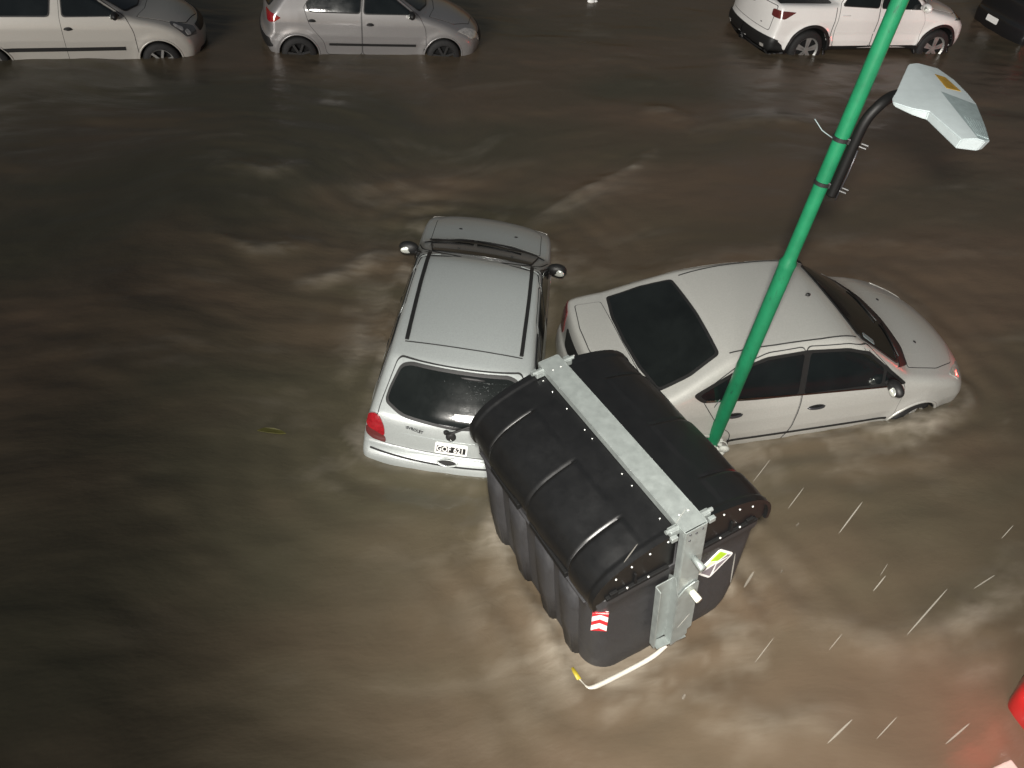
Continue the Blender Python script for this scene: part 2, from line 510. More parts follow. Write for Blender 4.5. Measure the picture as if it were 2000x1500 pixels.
def patch_geo(sh, poly, axis, off, rnd=.03, d=.035, back=None):
    B = round_poly(poly, rnd) if rnd else np.asarray(poly, float)
    B = densify(B, d)
    # drop near duplicates
    keep = np.linalg.norm(B - np.roll(B, 1, 0), axis=1) > 1e-4
    B = B[keep]
    lo, hi = B.min(0), B.max(0)
    gx, gy = np.meshgrid(np.arange(lo[0] + d / 2, hi[0], d), np.arange(lo[1] + d / 2, hi[1], d))
    q = np.stack([gx.ravel(), gy.ravel()], 1)
    if len(q):
        q = q[inside_poly(q, B)]
    if len(q):
        dm = np.min(np.linalg.norm(q[:, None, :] - B[None], axis=2), axis=1)
        q = q[dm > d * .4]
    nB = len(B)
    allp = [Vector(p) for p in np.concatenate([B, q])] if len(q) else [Vector(p) for p in B]
    vo, eo, fo, *_ = delaunay_2d_cdt(allp, [(i, (i + 1) % nB) for i in range(nB)], [], 1, 1e-5)
    Q = np.array([v[:] for v in vo])
    P = sh.project(Q, axis)
    N = sh.normal(P)
    V = P + N * off
    F = [tuple(f) for f in fo]
    # orient
    for i, f in enumerate(F):
        a, b, c = V[f[0]], V[f[1]], V[f[2]]
        if np.dot(np.cross(b - a, c - a), N[f[0]]) < 0: F[i] = f[::-1]
    # skirt
    ec = {}
    for f in F:
        for i in range(len(f)):
            e = (f[i], f[(i + 1) % len(f)])
            ec[e] = 1
    bd = [e for e in ec if (e[1], e[0]) not in ec]
    depth = (off + .006) if back is None else back
    V2 = [v for v in V]; N2 = [n for n in N]
    for a, b in bd:
        k = len(V2)
        t = V[b] - V[a]; sn = np.cross(t, N[a]); sn = sn / max(np.linalg.norm(sn), 1e-9)
        V2 += [V[a], V[b], V[b] - N[b] * depth, V[a] - N[a] * depth]
        N2 += [sn] * 4
        F.append((k + 1, k, k + 3, k + 2))
    return np.array(V2), F, np.array(N2)

def patch(name, sh, poly, axis, off, m, parent, rnd=.03, d=.035):
    V, F, N = patch_geo(sh, poly, axis, off, rnd, d)
    return new_mesh(name, V, F, m, parent, True, N)

def ribbon(pts, w):
    """thin closed polygon round an open polyline"""
    P = np.asarray(pts, float)
    t = np.gradient(P, axis=0); t /= np.maximum(np.linalg.norm(t, axis=1, keepdims=True), 1e-9)
    n = np.stack([-t[:, 1], t[:, 0]], 1) * w / 2
    return np.concatenate([P + n, (P - n)[::-1]])

def line_pts(pts, d=.05):
    P = [np.array(p, float) for p in pts]; out = [P[0]]
    for a, b in zip(P[:-1], P[1:]):
        k = max(1, int(np.ceil(np.linalg.norm(b - a) / d)))
        for j in range(1, k + 1): out.append(a + (b - a) * j / k)
    return np.array(out)

def strip(name, sh, pts, w, axis, off, m, parent):
    """raised strip along a polyline on the body"""
    P = line_pts(pts)
    t = np.gradient(P, axis=0); t /= np.maximum(np.linalg.norm(t, axis=1, keepdims=True), 1e-9)
    n = np.stack([-t[:, 1], t[:, 0]], 1) * w / 2
    A = sh.project(P + n, axis); B = sh.project(P - n, axis)
    NA, NB = sh.normal(A), sh.normal(B)
    k = len(P)
    V = np.concatenate([A - NA * .005, A + NA * off, B + NB * off, B - NB * .005])
    F = []
    for r in range(3):
        for i in range(k - 1):
            F.append((r * k + i, r * k + i + 1, (r + 1) * k + i + 1, (r + 1) * k + i))
    F.append((0, k, 2 * k, 3 * k)); F.append((k - 1, 4 * k - 1, 3 * k - 1, 2 * k - 1))
    bm = bmesh.new()
    vs = [bm.verts.new(v) for v in V]
    for f in F: bm.faces.new([vs[i] for i in f])
    bmesh.ops.recalc_face_normals(bm, faces=bm.faces[:])
    return bm_obj(name, bm, m, parent)

def body(sh, m, root, step=.03, zmin=.12):
    V, F = sh.mesh(step, zmin)
    N = sh.normal(V)
    # orientation fix
    a, b, c = V[F[:, 0]], V[F[:, 1]], V[F[:, 2]]
    fl = (np.cross(b - a, c - a) * N[F[:, 0]]).sum(1) < 0
    F[fl] = F[fl][:, ::-1]
    ce = V[F].mean(1)
    mi = np.zeros(len(F), int)
    for (xc, zc) in sh.arches:
        mi[np.hypot(ce[:, 0] - xc, ce[:, 2] - zc) < sh.ar + .002] = 1
    return new_mesh('body', V, F, None, root, True, N, [m, M['arch']], mi)

def arch_lips(sh, root, m, which, sides='R', w=.02, a0=-25, a1=205):
    for (xc, zc) in which:
        for sd in sides:
            an = np.radians(np.linspace(a0, a1, 40))
            Q = np.stack([xc + (sh.ar + .012) * np.cos(an), zc + (sh.ar + .012) * np.sin(an)], 1)
            Q2 = np.stack([xc + (sh.ar + .05) * np.cos(an), zc + (sh.ar + .05) * np.sin(an)], 1)
            P = sh.project(Q2, sd)
            pts = np.stack([Q[:, 0], P[:, 1] * .995, Q[:, 1]], 1)
            tube('wheel_arch_lip', pts.tolist(), w, m, root, 8)

def window(sh, poly, axis, root, name='window', m=None, rnd=.05, trim=.018, frame=True):
    if frame:
        w = patch('window_trim', sh, offset_poly(poly, trim), axis, .008, M['trim'], root, rnd + .01)
    g = patch(name, sh, poly, axis, .012, m or M['glass'], root, rnd)
    return g

def door(sh, poly, axis, root, m, rnd=.06):
    patch('door_gap', sh, offset_poly(poly, .007), axis, .0035, M['seam'], root, rnd)
    return patch('door', sh, poly, axis, .006, m, root, rnd)

def handle(sh, pos, axis, parent, m, kind='bar', L=.17, recess=True):
    p = sh.project(np.array([pos]), axis)[0]; n = sh.normal(p[None])[0]
    bm = bmesh.new()
    sg = -1 if axis == 'R' else 1
    if recess:
        r = bmesh.ops.create_uvsphere(bm, u_segments=16, v_segments=8, radius=1)
        bmesh.ops.transform(bm, matrix=Matrix.Translation(p + n * .004) @ Matrix.Diagonal((L * .5, .006, .035, 1)), verts=r['verts'])
        o = bm_obj('handle_recess', bm, M['trim'], parent, True)
    if kind == 'bar':
        bm = bmesh.new()
        pts = [(p[0] + L * (t - .5), p[1] + n[1] * (.006 + .034 * math.sin(math.pi * t) ** .6 * .6), p[2] + .004) for t in np.linspace(0, 1, 9)]
        tube('handle', pts, [.008] + [.013] * 7 + [.008], m, parent, 8)

def wheel(root, x, y, z, R, m_rim, spokes=5, width=.18, steer=0.0, style='alloy'):
    w = empty('wheel', (x, y, z), (0, 0, steer))
    w.parent = root
    sg = -1 if y < 0 else 1
    prof = [(R * .66, .5), (R * .70, .5), (R * .92, .46), (R * .985, .36), (R, .2), (R, -.2), (R * .985, -.36), (R * .92, -.46), (R * .66, -.5)]
    n = 36
    V, F = [], []
    for i in range(n):
        a = 2 * math.pi * i / n
        for (r, t) in prof: V.append((r * math.cos(a), t * width * sg, r * math.sin(a)))
    k = len(prof)
    for i in range(n):
        for j in range(k - 1):
            F.append((i * k + j, i * k + j + 1, ((i + 1) % n) * k + j + 1, ((i + 1) % n) * k + j))
    bm = bmesh.new()
    vs = [bm.verts.new(v) for v in V]
    for f in F: bm.faces.new([vs[q] for q in f])
    bmesh.ops.recalc_face_normals(bm, faces=bm.faces[:])
    bm_obj('tyre', bm, M['tyre'], w, True)
    bm = bmesh.new()
    yo = sg * width * .40
    # rim ring
    for i in range(n):
        a, b = 2 * math.pi * i / n, 2 * math.pi * (i + 1) / n
        q = []
        for an in (a, b):
            for (r, yy) in ((R * .68, sg * width * .52), (R * .60, yo)):
                q.append(bm.verts.new((r * math.cos(an), yy, r * math.sin(an))))
        bm.faces.new((q[0], q[1], q[3], q[2]))
    for s_ in range(spokes):
        a = 2 * math.pi * s_ / spokes + .3
        for da in ((-.13, .13) if style == 'alloy' else (0,)):
            c = Vector((math.cos(a + da), 0, math.sin(a + da)))
            add_box(bm, c * R * .36 + Vector((0, yo, 0)), (R * .60, .02, R * .13), (0, -(a + da), 0))
    add_cyl(bm, (0, yo - sg * .02, 0), (0, yo + sg * .016, 0), R * .15, n=16)
    bm_obj('rim', bm, m_rim, w)
    bm = bmesh.new()
    add_cyl(bm, (0, yo - sg * .09, 0), (0, yo - sg * .05, 0), R * .66, n=24)
    bm_obj('brake_disc', bm, M['arch'], w)
    return w

def mirror(root, x, y, z, m_shell, m_glass, sc=1.0, out=.13):
    sg = 1 if y > 0 else -1
    bm = bmesh.new()
    add_ball(bm, (x, y + sg * out, z + .02), (.060 * sc, .105 * sc, .068 * sc), sub=3)
    add_cyl(bm, (x - .01, y - sg * .07, z - .02), (x, y + sg * out * .7, z), .035 * sc, .028 * sc, 10)
    o = bm_obj('mirror', bm, m_shell, root, True)
    bm = bmesh.new()
    add_ball(bm, (x - .046 * sc, y + sg * (out + .012), z + .012), (.018, .072 * sc, .042 * sc), (0, 0, sg * .25), sub=3)
    bm_obj('mirror_glass', bm, m_glass, o, True)
    return o

def plate(root, sh, z, y, axis, text, w=.294, h=.129, ink=True, tilt=None):
    p = sh.project(np.array([(y, z)]), axis)[0]; n = sh.normal(p[None])[0]
    sgn = -1 if axis == 'B' else 1
    nx = Vector((n[0], 0, n[2])).normalized()
    right = Vector((0, -1, 0)) if axis == 'B' else Vector((0, 1, 0))
    up = nx.cross(right).normalized()
    mt = Matrix.Identity(4)
    for i in range(3): mt[i][0], mt[i][1], mt[i][2], mt[i][3] = right[i], up[i], nx[i], p[i] + nx[i] * .014
    bm = bmesh.new()
    B = round_poly([(-w / 2, -h / 2), (w / 2, -h / 2), (w / 2, h / 2), (-w / 2, h / 2)], .016)
    def slab(B, z0, z1, bm):
        a = [bm.verts.new((*q, z1)) for q in B]; b = [bm.verts.new((*q, z0)) for q in B]
        bm.faces.new(a); bm.faces.new(b[::-1])
        for i in range(len(B)): bm.faces.new((a[i - 1], b[i - 1], b[i], a[i]))
    slab(B, -.012, 0, bm)
    bmesh.ops.transform(bm, matrix=mt, verts=bm.verts[:])
    o = bm_obj('license_plate', bm, M['plate'], root)
    if ink:
        bm = bmesh.new()
        w2, h2 = w * .90, h * .56
        slab(round_poly([(-w2 / 2, -h2 / 2 - .006), (w2 / 2, -h2 / 2 - .006), (w2 / 2, h2 / 2 - .006), (-w2 / 2, h2 / 2 - .006)], .006), -.002, .0015, bm)
        bmesh.ops.transform(bm, matrix=mt, verts=bm.verts[:])
        bm_obj('plate_field', bm, M['ink'], o)
        for wd, xo in zip(text.split(), (-.066, .070)):
            text_obj('plate_lettering', wd, .088, M['plate'], o, mt @ Matrix.Translation((xo, -.006, .003)), .0012, .72, .0012)
    return o

CARS = {}
def car_root(name, loc, rot_deg, label, cat='car', group='cars caught in the flood water'):
    yaw, pit, rol = rot_deg
    r = empty(name, loc, (RAD(rol), RAD(pit), RAD(yaw)))
    tag(r, label, cat, group)
    return r

# ------------------------------------------------------------------ silver wagon (centre)
def build_wagon():
    sil = [(-1.98, .15), (-2.03, .30), (-2.075, .46), (-2.075, .56), (-2.03, .625), (-1.985, .645), (-1.985, .74), (-1.965, .93), (-1.93, 1.005),
           (-1.56, 1.315), (-1.50, 1.345), (-1.28, 1.385), (-.9, 1.41), (-.4, 1.42), (-.05, 1.405), (.16, 1.355),
           (.95, .965), (1.10, .93), (1.45, .885), (1.74, .825), (1.90, .745), (1.965, .60), (1.965, .42), (1.93, .25), (1.88, .15)]
    W = [(-2.2, .785), (-1.9, .80), (-1.2, .81), (0, .805), (1.0, .80), (1.5, .785), (1.9, .74), (2.2, .70)]
    sh = Shape(sil, W, (1.0, .95), .625, 1.40, bow_f=.14, bow_r=.09, r=.06, arches=((-1.22, .28), (1.22, .28)), arch_r=.31, crown=.03)
    root = car_root('station_wagon', (-0.5286, 6.9872, -.4853), (90.55, .21, 1.73),
                    'silver station wagon with black roof rails, its tailgate against the black waste container')
    P = M['silver']
    body(sh, P, root, .026)
    # doors, tailgate, hood
    for sd in 'LR':
        door(sh, [(.98, .30), (.95, .80), (.80, .96), (.10, 1.365), (-.19, 1.375), (-.235, .98), (-.235, .30)], sd, root, P)
        door(sh, [(-.255, .30), (-.255, .98), (-.21, 1.375), (-.84, 1.365), (-1.0, 1.02), (-.99, .80), (-.82, .55), (-.80, .30)], sd, root, P)
        window(sh, [(.70, .975), (.12, 1.315), (-.165, 1.325), (-.205, .99)], sd, root, 'door_glass')
        window(sh, [(-.285, .99), (-.24, 1.325), (-.80, 1.315), (-.95, 1.025)], sd, root, 'door_glass')
        window(sh, [(-1.04, 1.03), (-.90, 1.31), (-1.30, 1.285), (-1.60, 1.06)], sd, root, 'quarter_glass')
        strip('side_moulding', sh, [(.93, .52), (-.78, .54)], .05, sd, .014, M['trim'], root)
        handle(sh, (-.12, .85), sd, root, P, 'flush')
        handle(sh, (-.86, .87), sd, root, P, 'flush')
        mirror(root, .66, .775 if sd == 'L' else -.775, .985, M['trim'], M['mirror'], 1.05, .06)
        # roof rail in its black gutter
        sg = 1 if sd == 'L' else -1
        strip('roof_rail', sh, [(.13, sg * .535), (-.5, sg * .537), (-1.31, sg * .527)], .036, 'T', .016, M['trim'], root)
    arch_lips(sh, root, P, sh.arches, 'LR', .016)
    for x in (-1.22, 1.22):
        for y in (-.70, .70): wheel(root, x, y, .28, .28, M['alloy'])
    # windscreen with black surround and cowl
    window(sh, [(.90, .61), (.245, .52), (.225, .3), (.22, 0), (.225, -.3), (.245, -.52), (.90, -.61), (.985, -.3), (1.0, 0), (.985, .3)], 'T', root, 'windscreen', None, .04, .012)
    patch('cowl', sh, [(.84, .69), (.97, .60), (1.065, .3), (1.08, 0), (1.065, -.3), (.97, -.60), (.84, -.69), (.91, -.61), (1.0, -.3), (1.015, 0), (1.0, .3), (.91, .61)], 'T', .010, M['trim'], root, .01)
    for sg in (1, -1):
        a = sh.project(np.array([(1.02, sg * .02 + .12)]), 'T')[0]; b = sh.project(np.array([(.93, sg * .02 + .62 * (1 if sg > 0 else 0) - (.40 if sg < 0 else 0))]), 'T')[0]
        tube('wiper', [a + [0, 0, .03], (a + b) / 2 + [0, 0, .035], b + [0, 0, .03]], .008, M['trim'], root, 6)
    patch('hood_gap', sh, offset_poly([(1.10, .3), (1.115, 0), (1.10, -.3), (1.0, -.63), (1.55, -.63), (1.76, -.50), (1.86, 0), (1.76, .50), (1.55, .63), (1.0, .63)], .008), 'T', .003, M['seam'], root, .02)
    patch('hood', sh, [(1.10, .3), (1.115, 0), (1.10, -.3), (1.0, -.63), (1.55, -.63), (1.76, -.50), (1.86, 0), (1.76, .50), (1.55, .63), (1.0, .63)], 'T', .006, P, root, .03)
    for sg in (1, -1):
        bm = bmesh.new(); p = sh.project(np.array([(1.35, sg * .33)]), 'T')[0]
        add_ball(bm, p + np.array([0, 0, .006]), (.016, .022, .01)); bm_obj('washer_jet', bm, M['trim'], root, True)
        patch('headlight', sh, [(sg * .42, .60), (sg * .70, .60), (sg * .72, .74), (sg * .45, .70)], 'F', .008, M['clear'], root, .04)
    # roof: rear seam and ledge over the glass
    strip('roof_seam', sh, [(-1.33, .54), (-1.335, 0), (-1.33, -.54)], .010, 'T', .004, M['seam'], root)
    # tailgate
    tg = [(-.66, .655), (.66, .655), (.69, .80), (.655, 1.02), (.56, 1.315), (-.56, 1.315), (-.655, 1.02), (-.69, .80)]
    tgo = patch('tailgate_gap', sh, offset_poly(tg, .009), 'B', .003, M['seam'], root, .05)
    tgp = patch('tailgate', sh, tg, 'B', .0065, P, root, .05)
    glass = [(-.60, 1.055), (-.45, 1.0), (0, .972), (.45, 1.0), (.60, 1.055), (.585, 1.12), (.52, 1.262), (.44, 1.285), (-.44, 1.285), (-.52, 1.262), (-.585, 1.12)]
    patch('rear_window_trim', sh, offset_poly(glass, .022), 'B', .011, M['trim'], root, .06)
    patch('rear_window', sh, glass, 'B', .015, M['glass_wet'], root, .05)
    patch('window_sticker', sh, ribbon(line_pts([(-.01, 1.05), (-.30, 1.055)]), .013), 'B', .018, M['stwhite'], root, 0)
    rg = np.random.RandomState(4)
    bm = bmesh.new()
    for k in range(85):
        yy = rg.normal(-.24, .13); zz = min(1.255, rg.normal(1.165, .035) + .05 * abs(rg.randn()))
        if abs(yy + .2) > .38: continue
        p = sh.project(np.array([(yy, zz)]), 'B')[0]; n = sh.normal(p[None])[0]
        r = rg.uniform(.0022, .0052)
        add_ball(bm, p + n * .0165, (r, r, r * rg.uniform(1, 1.8)), sub=1)
    tag(bm_obj('rain_beads', bm, M['bead'], root, True), kind='stuff')
    # stop lamp hump at top of the glass
    bm = bmesh.new(); p = sh.project(np.array([(-.12, 1.275)]), 'B')[0]
    add_ball(bm, p + np.array([-.01, 0, .0]), (.02, .13, .018)); bm_obj('high_stop_lamp', bm, M['trim'], root, True)
    # wiper
    a = sh.project(np.array([(.04, .925)]), 'B')[0]; b = sh.project(np.array([(-.20, 1.02)]), 'B')[0]; c = sh.project(np.array([(-.48, 1.035)]), 'B')[0]
    tube('rear_wiper', [a + [-.03, 0, 0], a + [-.045, -.06, .04], b + [-.045, 0, .02], c + [-.04, 0, .02]], [.016, .012, .009, .007], M['trim'], root, 8)
    bm = bmesh.new(); add_ball(bm, a + np.array([-.012, 0, 0]), (.03, .028, .024)); bm_obj('wiper_hub', bm, M['trim'], root, True)
    # plate recess, emblem, lock
    patch('plate_panel', sh, [(-.40, .67), (.40, .67), (.42, .765), (.36, .81), (-.36, .81), (-.42, .765)], 'B', .009, M['silver'], root, .03)
    strip('plate_panel_edge', sh, [(-.43, .815), (.43, .815)], .012, 'B', .012, M['silver'], root)
    plate(root, sh, .735, -.02, 'B', 'GQF  621')
    bm = bmesh.new(); p = sh.project(np.array([(-.005, .875)]), 'B')[0]
    add_ball(bm, p + np.array([-.006, 0, 0]), (.02, .048, .056), sub=3); e = bm_obj('emblem', bm, M['trim'], root, True)
    bm = bmesh.new(); add_ball(bm, p + np.array([-.024, -.002, -.02]), (.004, .010, .008)); bm_obj('lock', bm, M['chrome'], e, True)
    # maker's lettering
    p = sh.project(np.array([(.345, .895)]), 'B')[0]; n = Vector(sh.normal(p[None])[0]); n.y = .30; n.normalize()
    rt = Vector((0, -1, 0)); rt = (rt - n * rt.dot(n)).normalized(); up = n.cross(rt)
    mt = Matrix.Identity(4)
    for i in range(3):
        mt[i][0], mt[i][1], mt[i][2], mt[i][3] = rt[i], up[i], n[i], p[i] + n[i] * .016
    text_obj('maker_lettering', 'CHEVROLET', .040, M['lettering'], root, mt, .002, 1.0, .0008)
    # bumper with groove and tow-eye cover
    strip('bumper_groove', sh, [(-.72, .585), (0, .575), (.72, .585)], .014, 'B', .003, M['seam'], root)
    bm = bmesh.new(); p = sh.project(np.array([(.0, .602)]), 'B')[0]
    r = bmesh.ops.create_uvsphere(bm, u_segments=20, v_segments=8, radius=1)
    bmesh.ops.transform(bm, matrix=Matrix.Translation(p + np.array([.0, 0, .012])) @ Euler((0, RAD(-30), 0)).to_matrix().to_4x4() @ Matrix.Diagonal((.03, .085, .026, 1)), verts=r['verts'])
    bm_obj('boot_latch', bm, M['seam'], root, True)
    tube('latch_rim', [(p[0] - .018 + .02 * math.sin(t), p[1] + .09 * math.cos(t), p[2] + .016 + .022 * math.sin(t)) for t in np.linspace(0, 6.2832, 25)], .006, M['silver'], root, 6)
    # tail lamps wrap round the corner
    for sg in (1, -1):
        top = [(sg * .59, .735), (sg * .60, .84), (sg * .645, .935), (sg * .70, .955), (sg * .745, .92), (sg * .765, .80)]
        lo = [(sg * .575, .66), (sg * .587, .733), (sg * .765, .798), (sg * .765, .71), (sg * .70, .665)]
        patch('tail_light', sh, top, 'B', .016, M['red'], root, .035, .025)
        patch('tail_light_lower', sh, lo, 'B', .015, M['reddark'], root, .03, .025)
    # aerial stub on roof rear
    return root, sh

# ------------------------------------------------------------------ silver saloon (right)
def build_saloon():
    sil = [(-2.15, .15), (-2.22, .30), (-2.275, .48), (-2.275, .66), (-2.24, .72), (-2.25, .98), (-2.215, 1.065), (-2.0, 1.095), (-1.80, 1.115),
           (-1.16, 1.395), (-.9, 1.445), (-.55, 1.478), (-.1, 1.488), (.18, 1.47), (.40, 1.415),
           (1.13, 1.045), (1.27, 1.005), (1.65, .945), (1.95, .865), (2.10, .77), (2.185, .62), (2.195, .45), (2.15, .28), (2.08, .15)]
    W = [(-2.4, .80), (-2.1, .865), (-1.6, .905), (-.5, .915), (.6, .915), (1.35, .905), (1.75, .86), (2.1, .79), (2.4, .74)]
    sh = Shape(sil, W, (1.10, .965), .655, 1.44, bow_f=.30, bow_r=.16, r=.075, arches=((-1.32, .31), (1.32, .31)), arch_r=.335, crown=.04, flare=.016,
               sec=((0.1, .08), (.3, .045), (.45, .015), (.6, 0.0), (.78, .006), (.9, .022), (1.05, .055), (1.3, .10)), shoulder=.015)
    root = car_root('saloon_car', (2.6809, 6.9273, -.365), (21.86, 1.0, 2.52),
                    'silver four-door saloon crossed by the green lamp post, nose pointing right')
    P = M['silver_warm']
    body(sh, P, root, .026)
    for sd in 'LR':
        door(sh, [(1.02, .28), (1.0, .75), (.98, .92), (.45, 1.345), (.20, 1.405), (-.28, 1.43), (-.26, .99), (-.24, .55), (-.28, .28)], sd, root, P)
        door(sh, [(-.30, .28), (-.262, .55), (-.282, .99), (-.30, 1.43), (-.70, 1.415), (-1.02, 1.34), (-1.40, 1.13), (-1.16, .80), (-.95, .62), (-.88, .28)], sd, root, P)
        # glass: front pane, rear pane, quarter pane, black pillars between
        patch('window_trim', sh, offset_poly([(.98, .945), (.46, 1.295), (.20, 1.365), (-.27, 1.395), (-.72, 1.38), (-1.0, 1.315), (-1.45, 1.125), (-1.36, 1.06), (-.8, 1.02)], .010), sd, .0085, M['trim'], root, .05)
        window(sh, [(.66, .985), (.66, 1.135), (.44, 1.285), (.20, 1.345), (-.235, 1.375), (-.255, 1.005)], sd, root, 'door_glass', None, .03, .0, False)
        window(sh, [(.93, .95), (.70, .985), (.70, 1.105)], sd, root, 'quarter_light', None, .02, .0, False)
        window(sh, [(-.325, 1.01), (-.305, 1.375), (-.70, 1.362), (-.92, 1.315), (-1.0, 1.05)], sd, root, 'door_glass', None, .03, .0, False)
        window(sh, [(-1.04, 1.055), (-.97, 1.30), (-1.40, 1.125), (-1.34, 1.075)], sd, root, 'quarter_glass', None, .03, .0, False)
        strip('belt_strip', sh, [(.92, .937), (-.3, 1.0), (-.9, 1.035), (-1.33, 1.065)], .014, sd, .016, M['chrome'], root)
        strip('side_moulding', sh, [(.95, .485), (-.95, .505)], .026, sd, .014, M['trim'], root)
        handle(sh, (-.06, .825), sd, root, M['lettering'], L=.20)
        handle(sh, (-1.0, .865), sd, root, M['lettering'], L=.20)
        sg = 1 if sd == 'L' else -1
        mirror(root, .74, sg * .865, 1.0, M['trim'], M['mirror'], 1.05, .11)
        strip('roof_gutter', sh, [(.34, sg * .575), (-.1, sg * .60), (-.6, sg * .60), (-1.06, sg * .575)], .012, 'T', .004, M['seam'], root)
        strip('hood_crease', sh, [(1.22, sg * .52), (1.6, sg * .50), (1.90, sg * .40)], .020, 'T', .007, P, root)
    arch_lips(sh, root, P, sh.arches, 'LR', .018)
    for x in (-1.32, 1.32):
        for y in (-.80, .80): wheel(root, x, y, .31, .315, M['alloy'], steer=RAD(12 if x > 0 else 0))
    ws = [(.92, .69), (.40, .56), (.385, .3), (.38, 0), (.385, -.3), (.40, -.56), (.92, -.69), (1.06, -.4), (1.10, 0), (1.06, .4)]
    window(sh, ws, 'T', root, 'windscreen', M['glass'], .05, .02)
    patch('cowl', sh, [(.90, .755), (1.08, .68), (1.19, .4), (1.225, 0), (1.19, -.4), (1.08, -.68), (.90, -.755), (.945, -.70), (1.075, -.4), (1.115, 0), (1.075, .4), (.945, .70)], 'T', .012, M['trim'], root, .01)
    for (y0, y1) in ((.45, -.12), (-.12, -.62)):
        a = sh.project(np.array([(1.13 - .12 * abs(y0), y0)]), 'T')[0]; b = sh.project(np.array([(1.05 - .1 * abs(y1), y1)]), 'T')[0]
        tube('wiper', [a + [0, 0, .03], (a + b) / 2 + [0, 0, .035], b + [0, 0, .03]], .008, M['trim'], root, 6)
    hd = [(1.10, .70), (1.205, .42), (1.24, 0), (1.205, -.42), (1.10, -.70), (1.5, -.70), (1.80, -.60), (1.98, -.30), (2.03, 0), (1.98, .30), (1.80, .60), (1.5, .70)]
    patch('hood_gap', sh, offset_poly(hd, .008), 'T', .003, M['seam'], root, .03)
    patch('hood', sh, hd, 'T', .0065, P, root, .03)
    for sg in (1, -1):
        bm = bmesh.new(); p = sh.project(np.array([(1.45, sg * .35)]), 'T')[0]
        add_ball(bm, p + np.array([0, 0, .006]), (.016, .022, .01)); bm_obj('washer_jet', bm, M['trim'], root, True)
        patch('headlight', sh, [(1.66, sg * .76), (1.98, sg * .52), (2.06, sg * .54), (1.97, sg * .70), (1.80, sg * .80)], 'T', .008, M['clear'], root, .03, .03)
    # rear window
    rw = [(-1.17, .53), (-1.155, 0), (-1.17, -.53), (-1.45, -.62), (-1.735, -.645), (-1.80, -.35), (-1.815, 0), (-1.80, .35), (-1.735, .645), (-1.45, .62)]
    window(sh, rw, 'T', root, 'rear_window', M['glass_wet'], .03, .03)
    # boot lid
    bl = [(-1.84, .62), (-1.855, 0), (-1.84, -.62), (-2.10, -.64), (-2.17, -.3), (-2.185, 0), (-2.17, .3), (-2.10, .64)]
    patch('boot_gap', sh, offset_poly(bl, .008), 'T', .003, M['seam'], root, .03)
    patch('boot_lid', sh, bl, 'T', .0065, P, root, .03)
    patch('boot_recess', sh, [(-.45, .72), (.45, .72), (.47, .93), (-.47, .93)], 'B', .006, M['trim'], root, .04)
    plate(root, sh, .80, 0, 'B', '', ink=False)
    for sg in (1, -1):
        patch('tail_light', sh, [(sg * .60, .72), (sg * .60, .99), (sg * .80, 1.0), (sg * .84, .85), (sg * .80, .72)], 'B', .010, M['reddark'], root, .04)
    # shark of an aerial
    a = sh.project(np.array([(.1, 0)]), 'T')[0]
    bm = bmesh.new(); add_ball(bm, a + np.array([0, 0, .01]), (.03, .02, .02)); bm_obj('aerial_base', bm, M['trim'], root, True)
    # paper slip on the windscreen
    p = sh.project(np.array([(.53, -.50)]), 'T')[0]
    patch('windscreen_sticker', sh, [(.47, -.54), (.60, -.60), (.63, -.53), (.50, -.47)], 'T', .015, M['lamp_rib'], root, .02)
    return root, sh

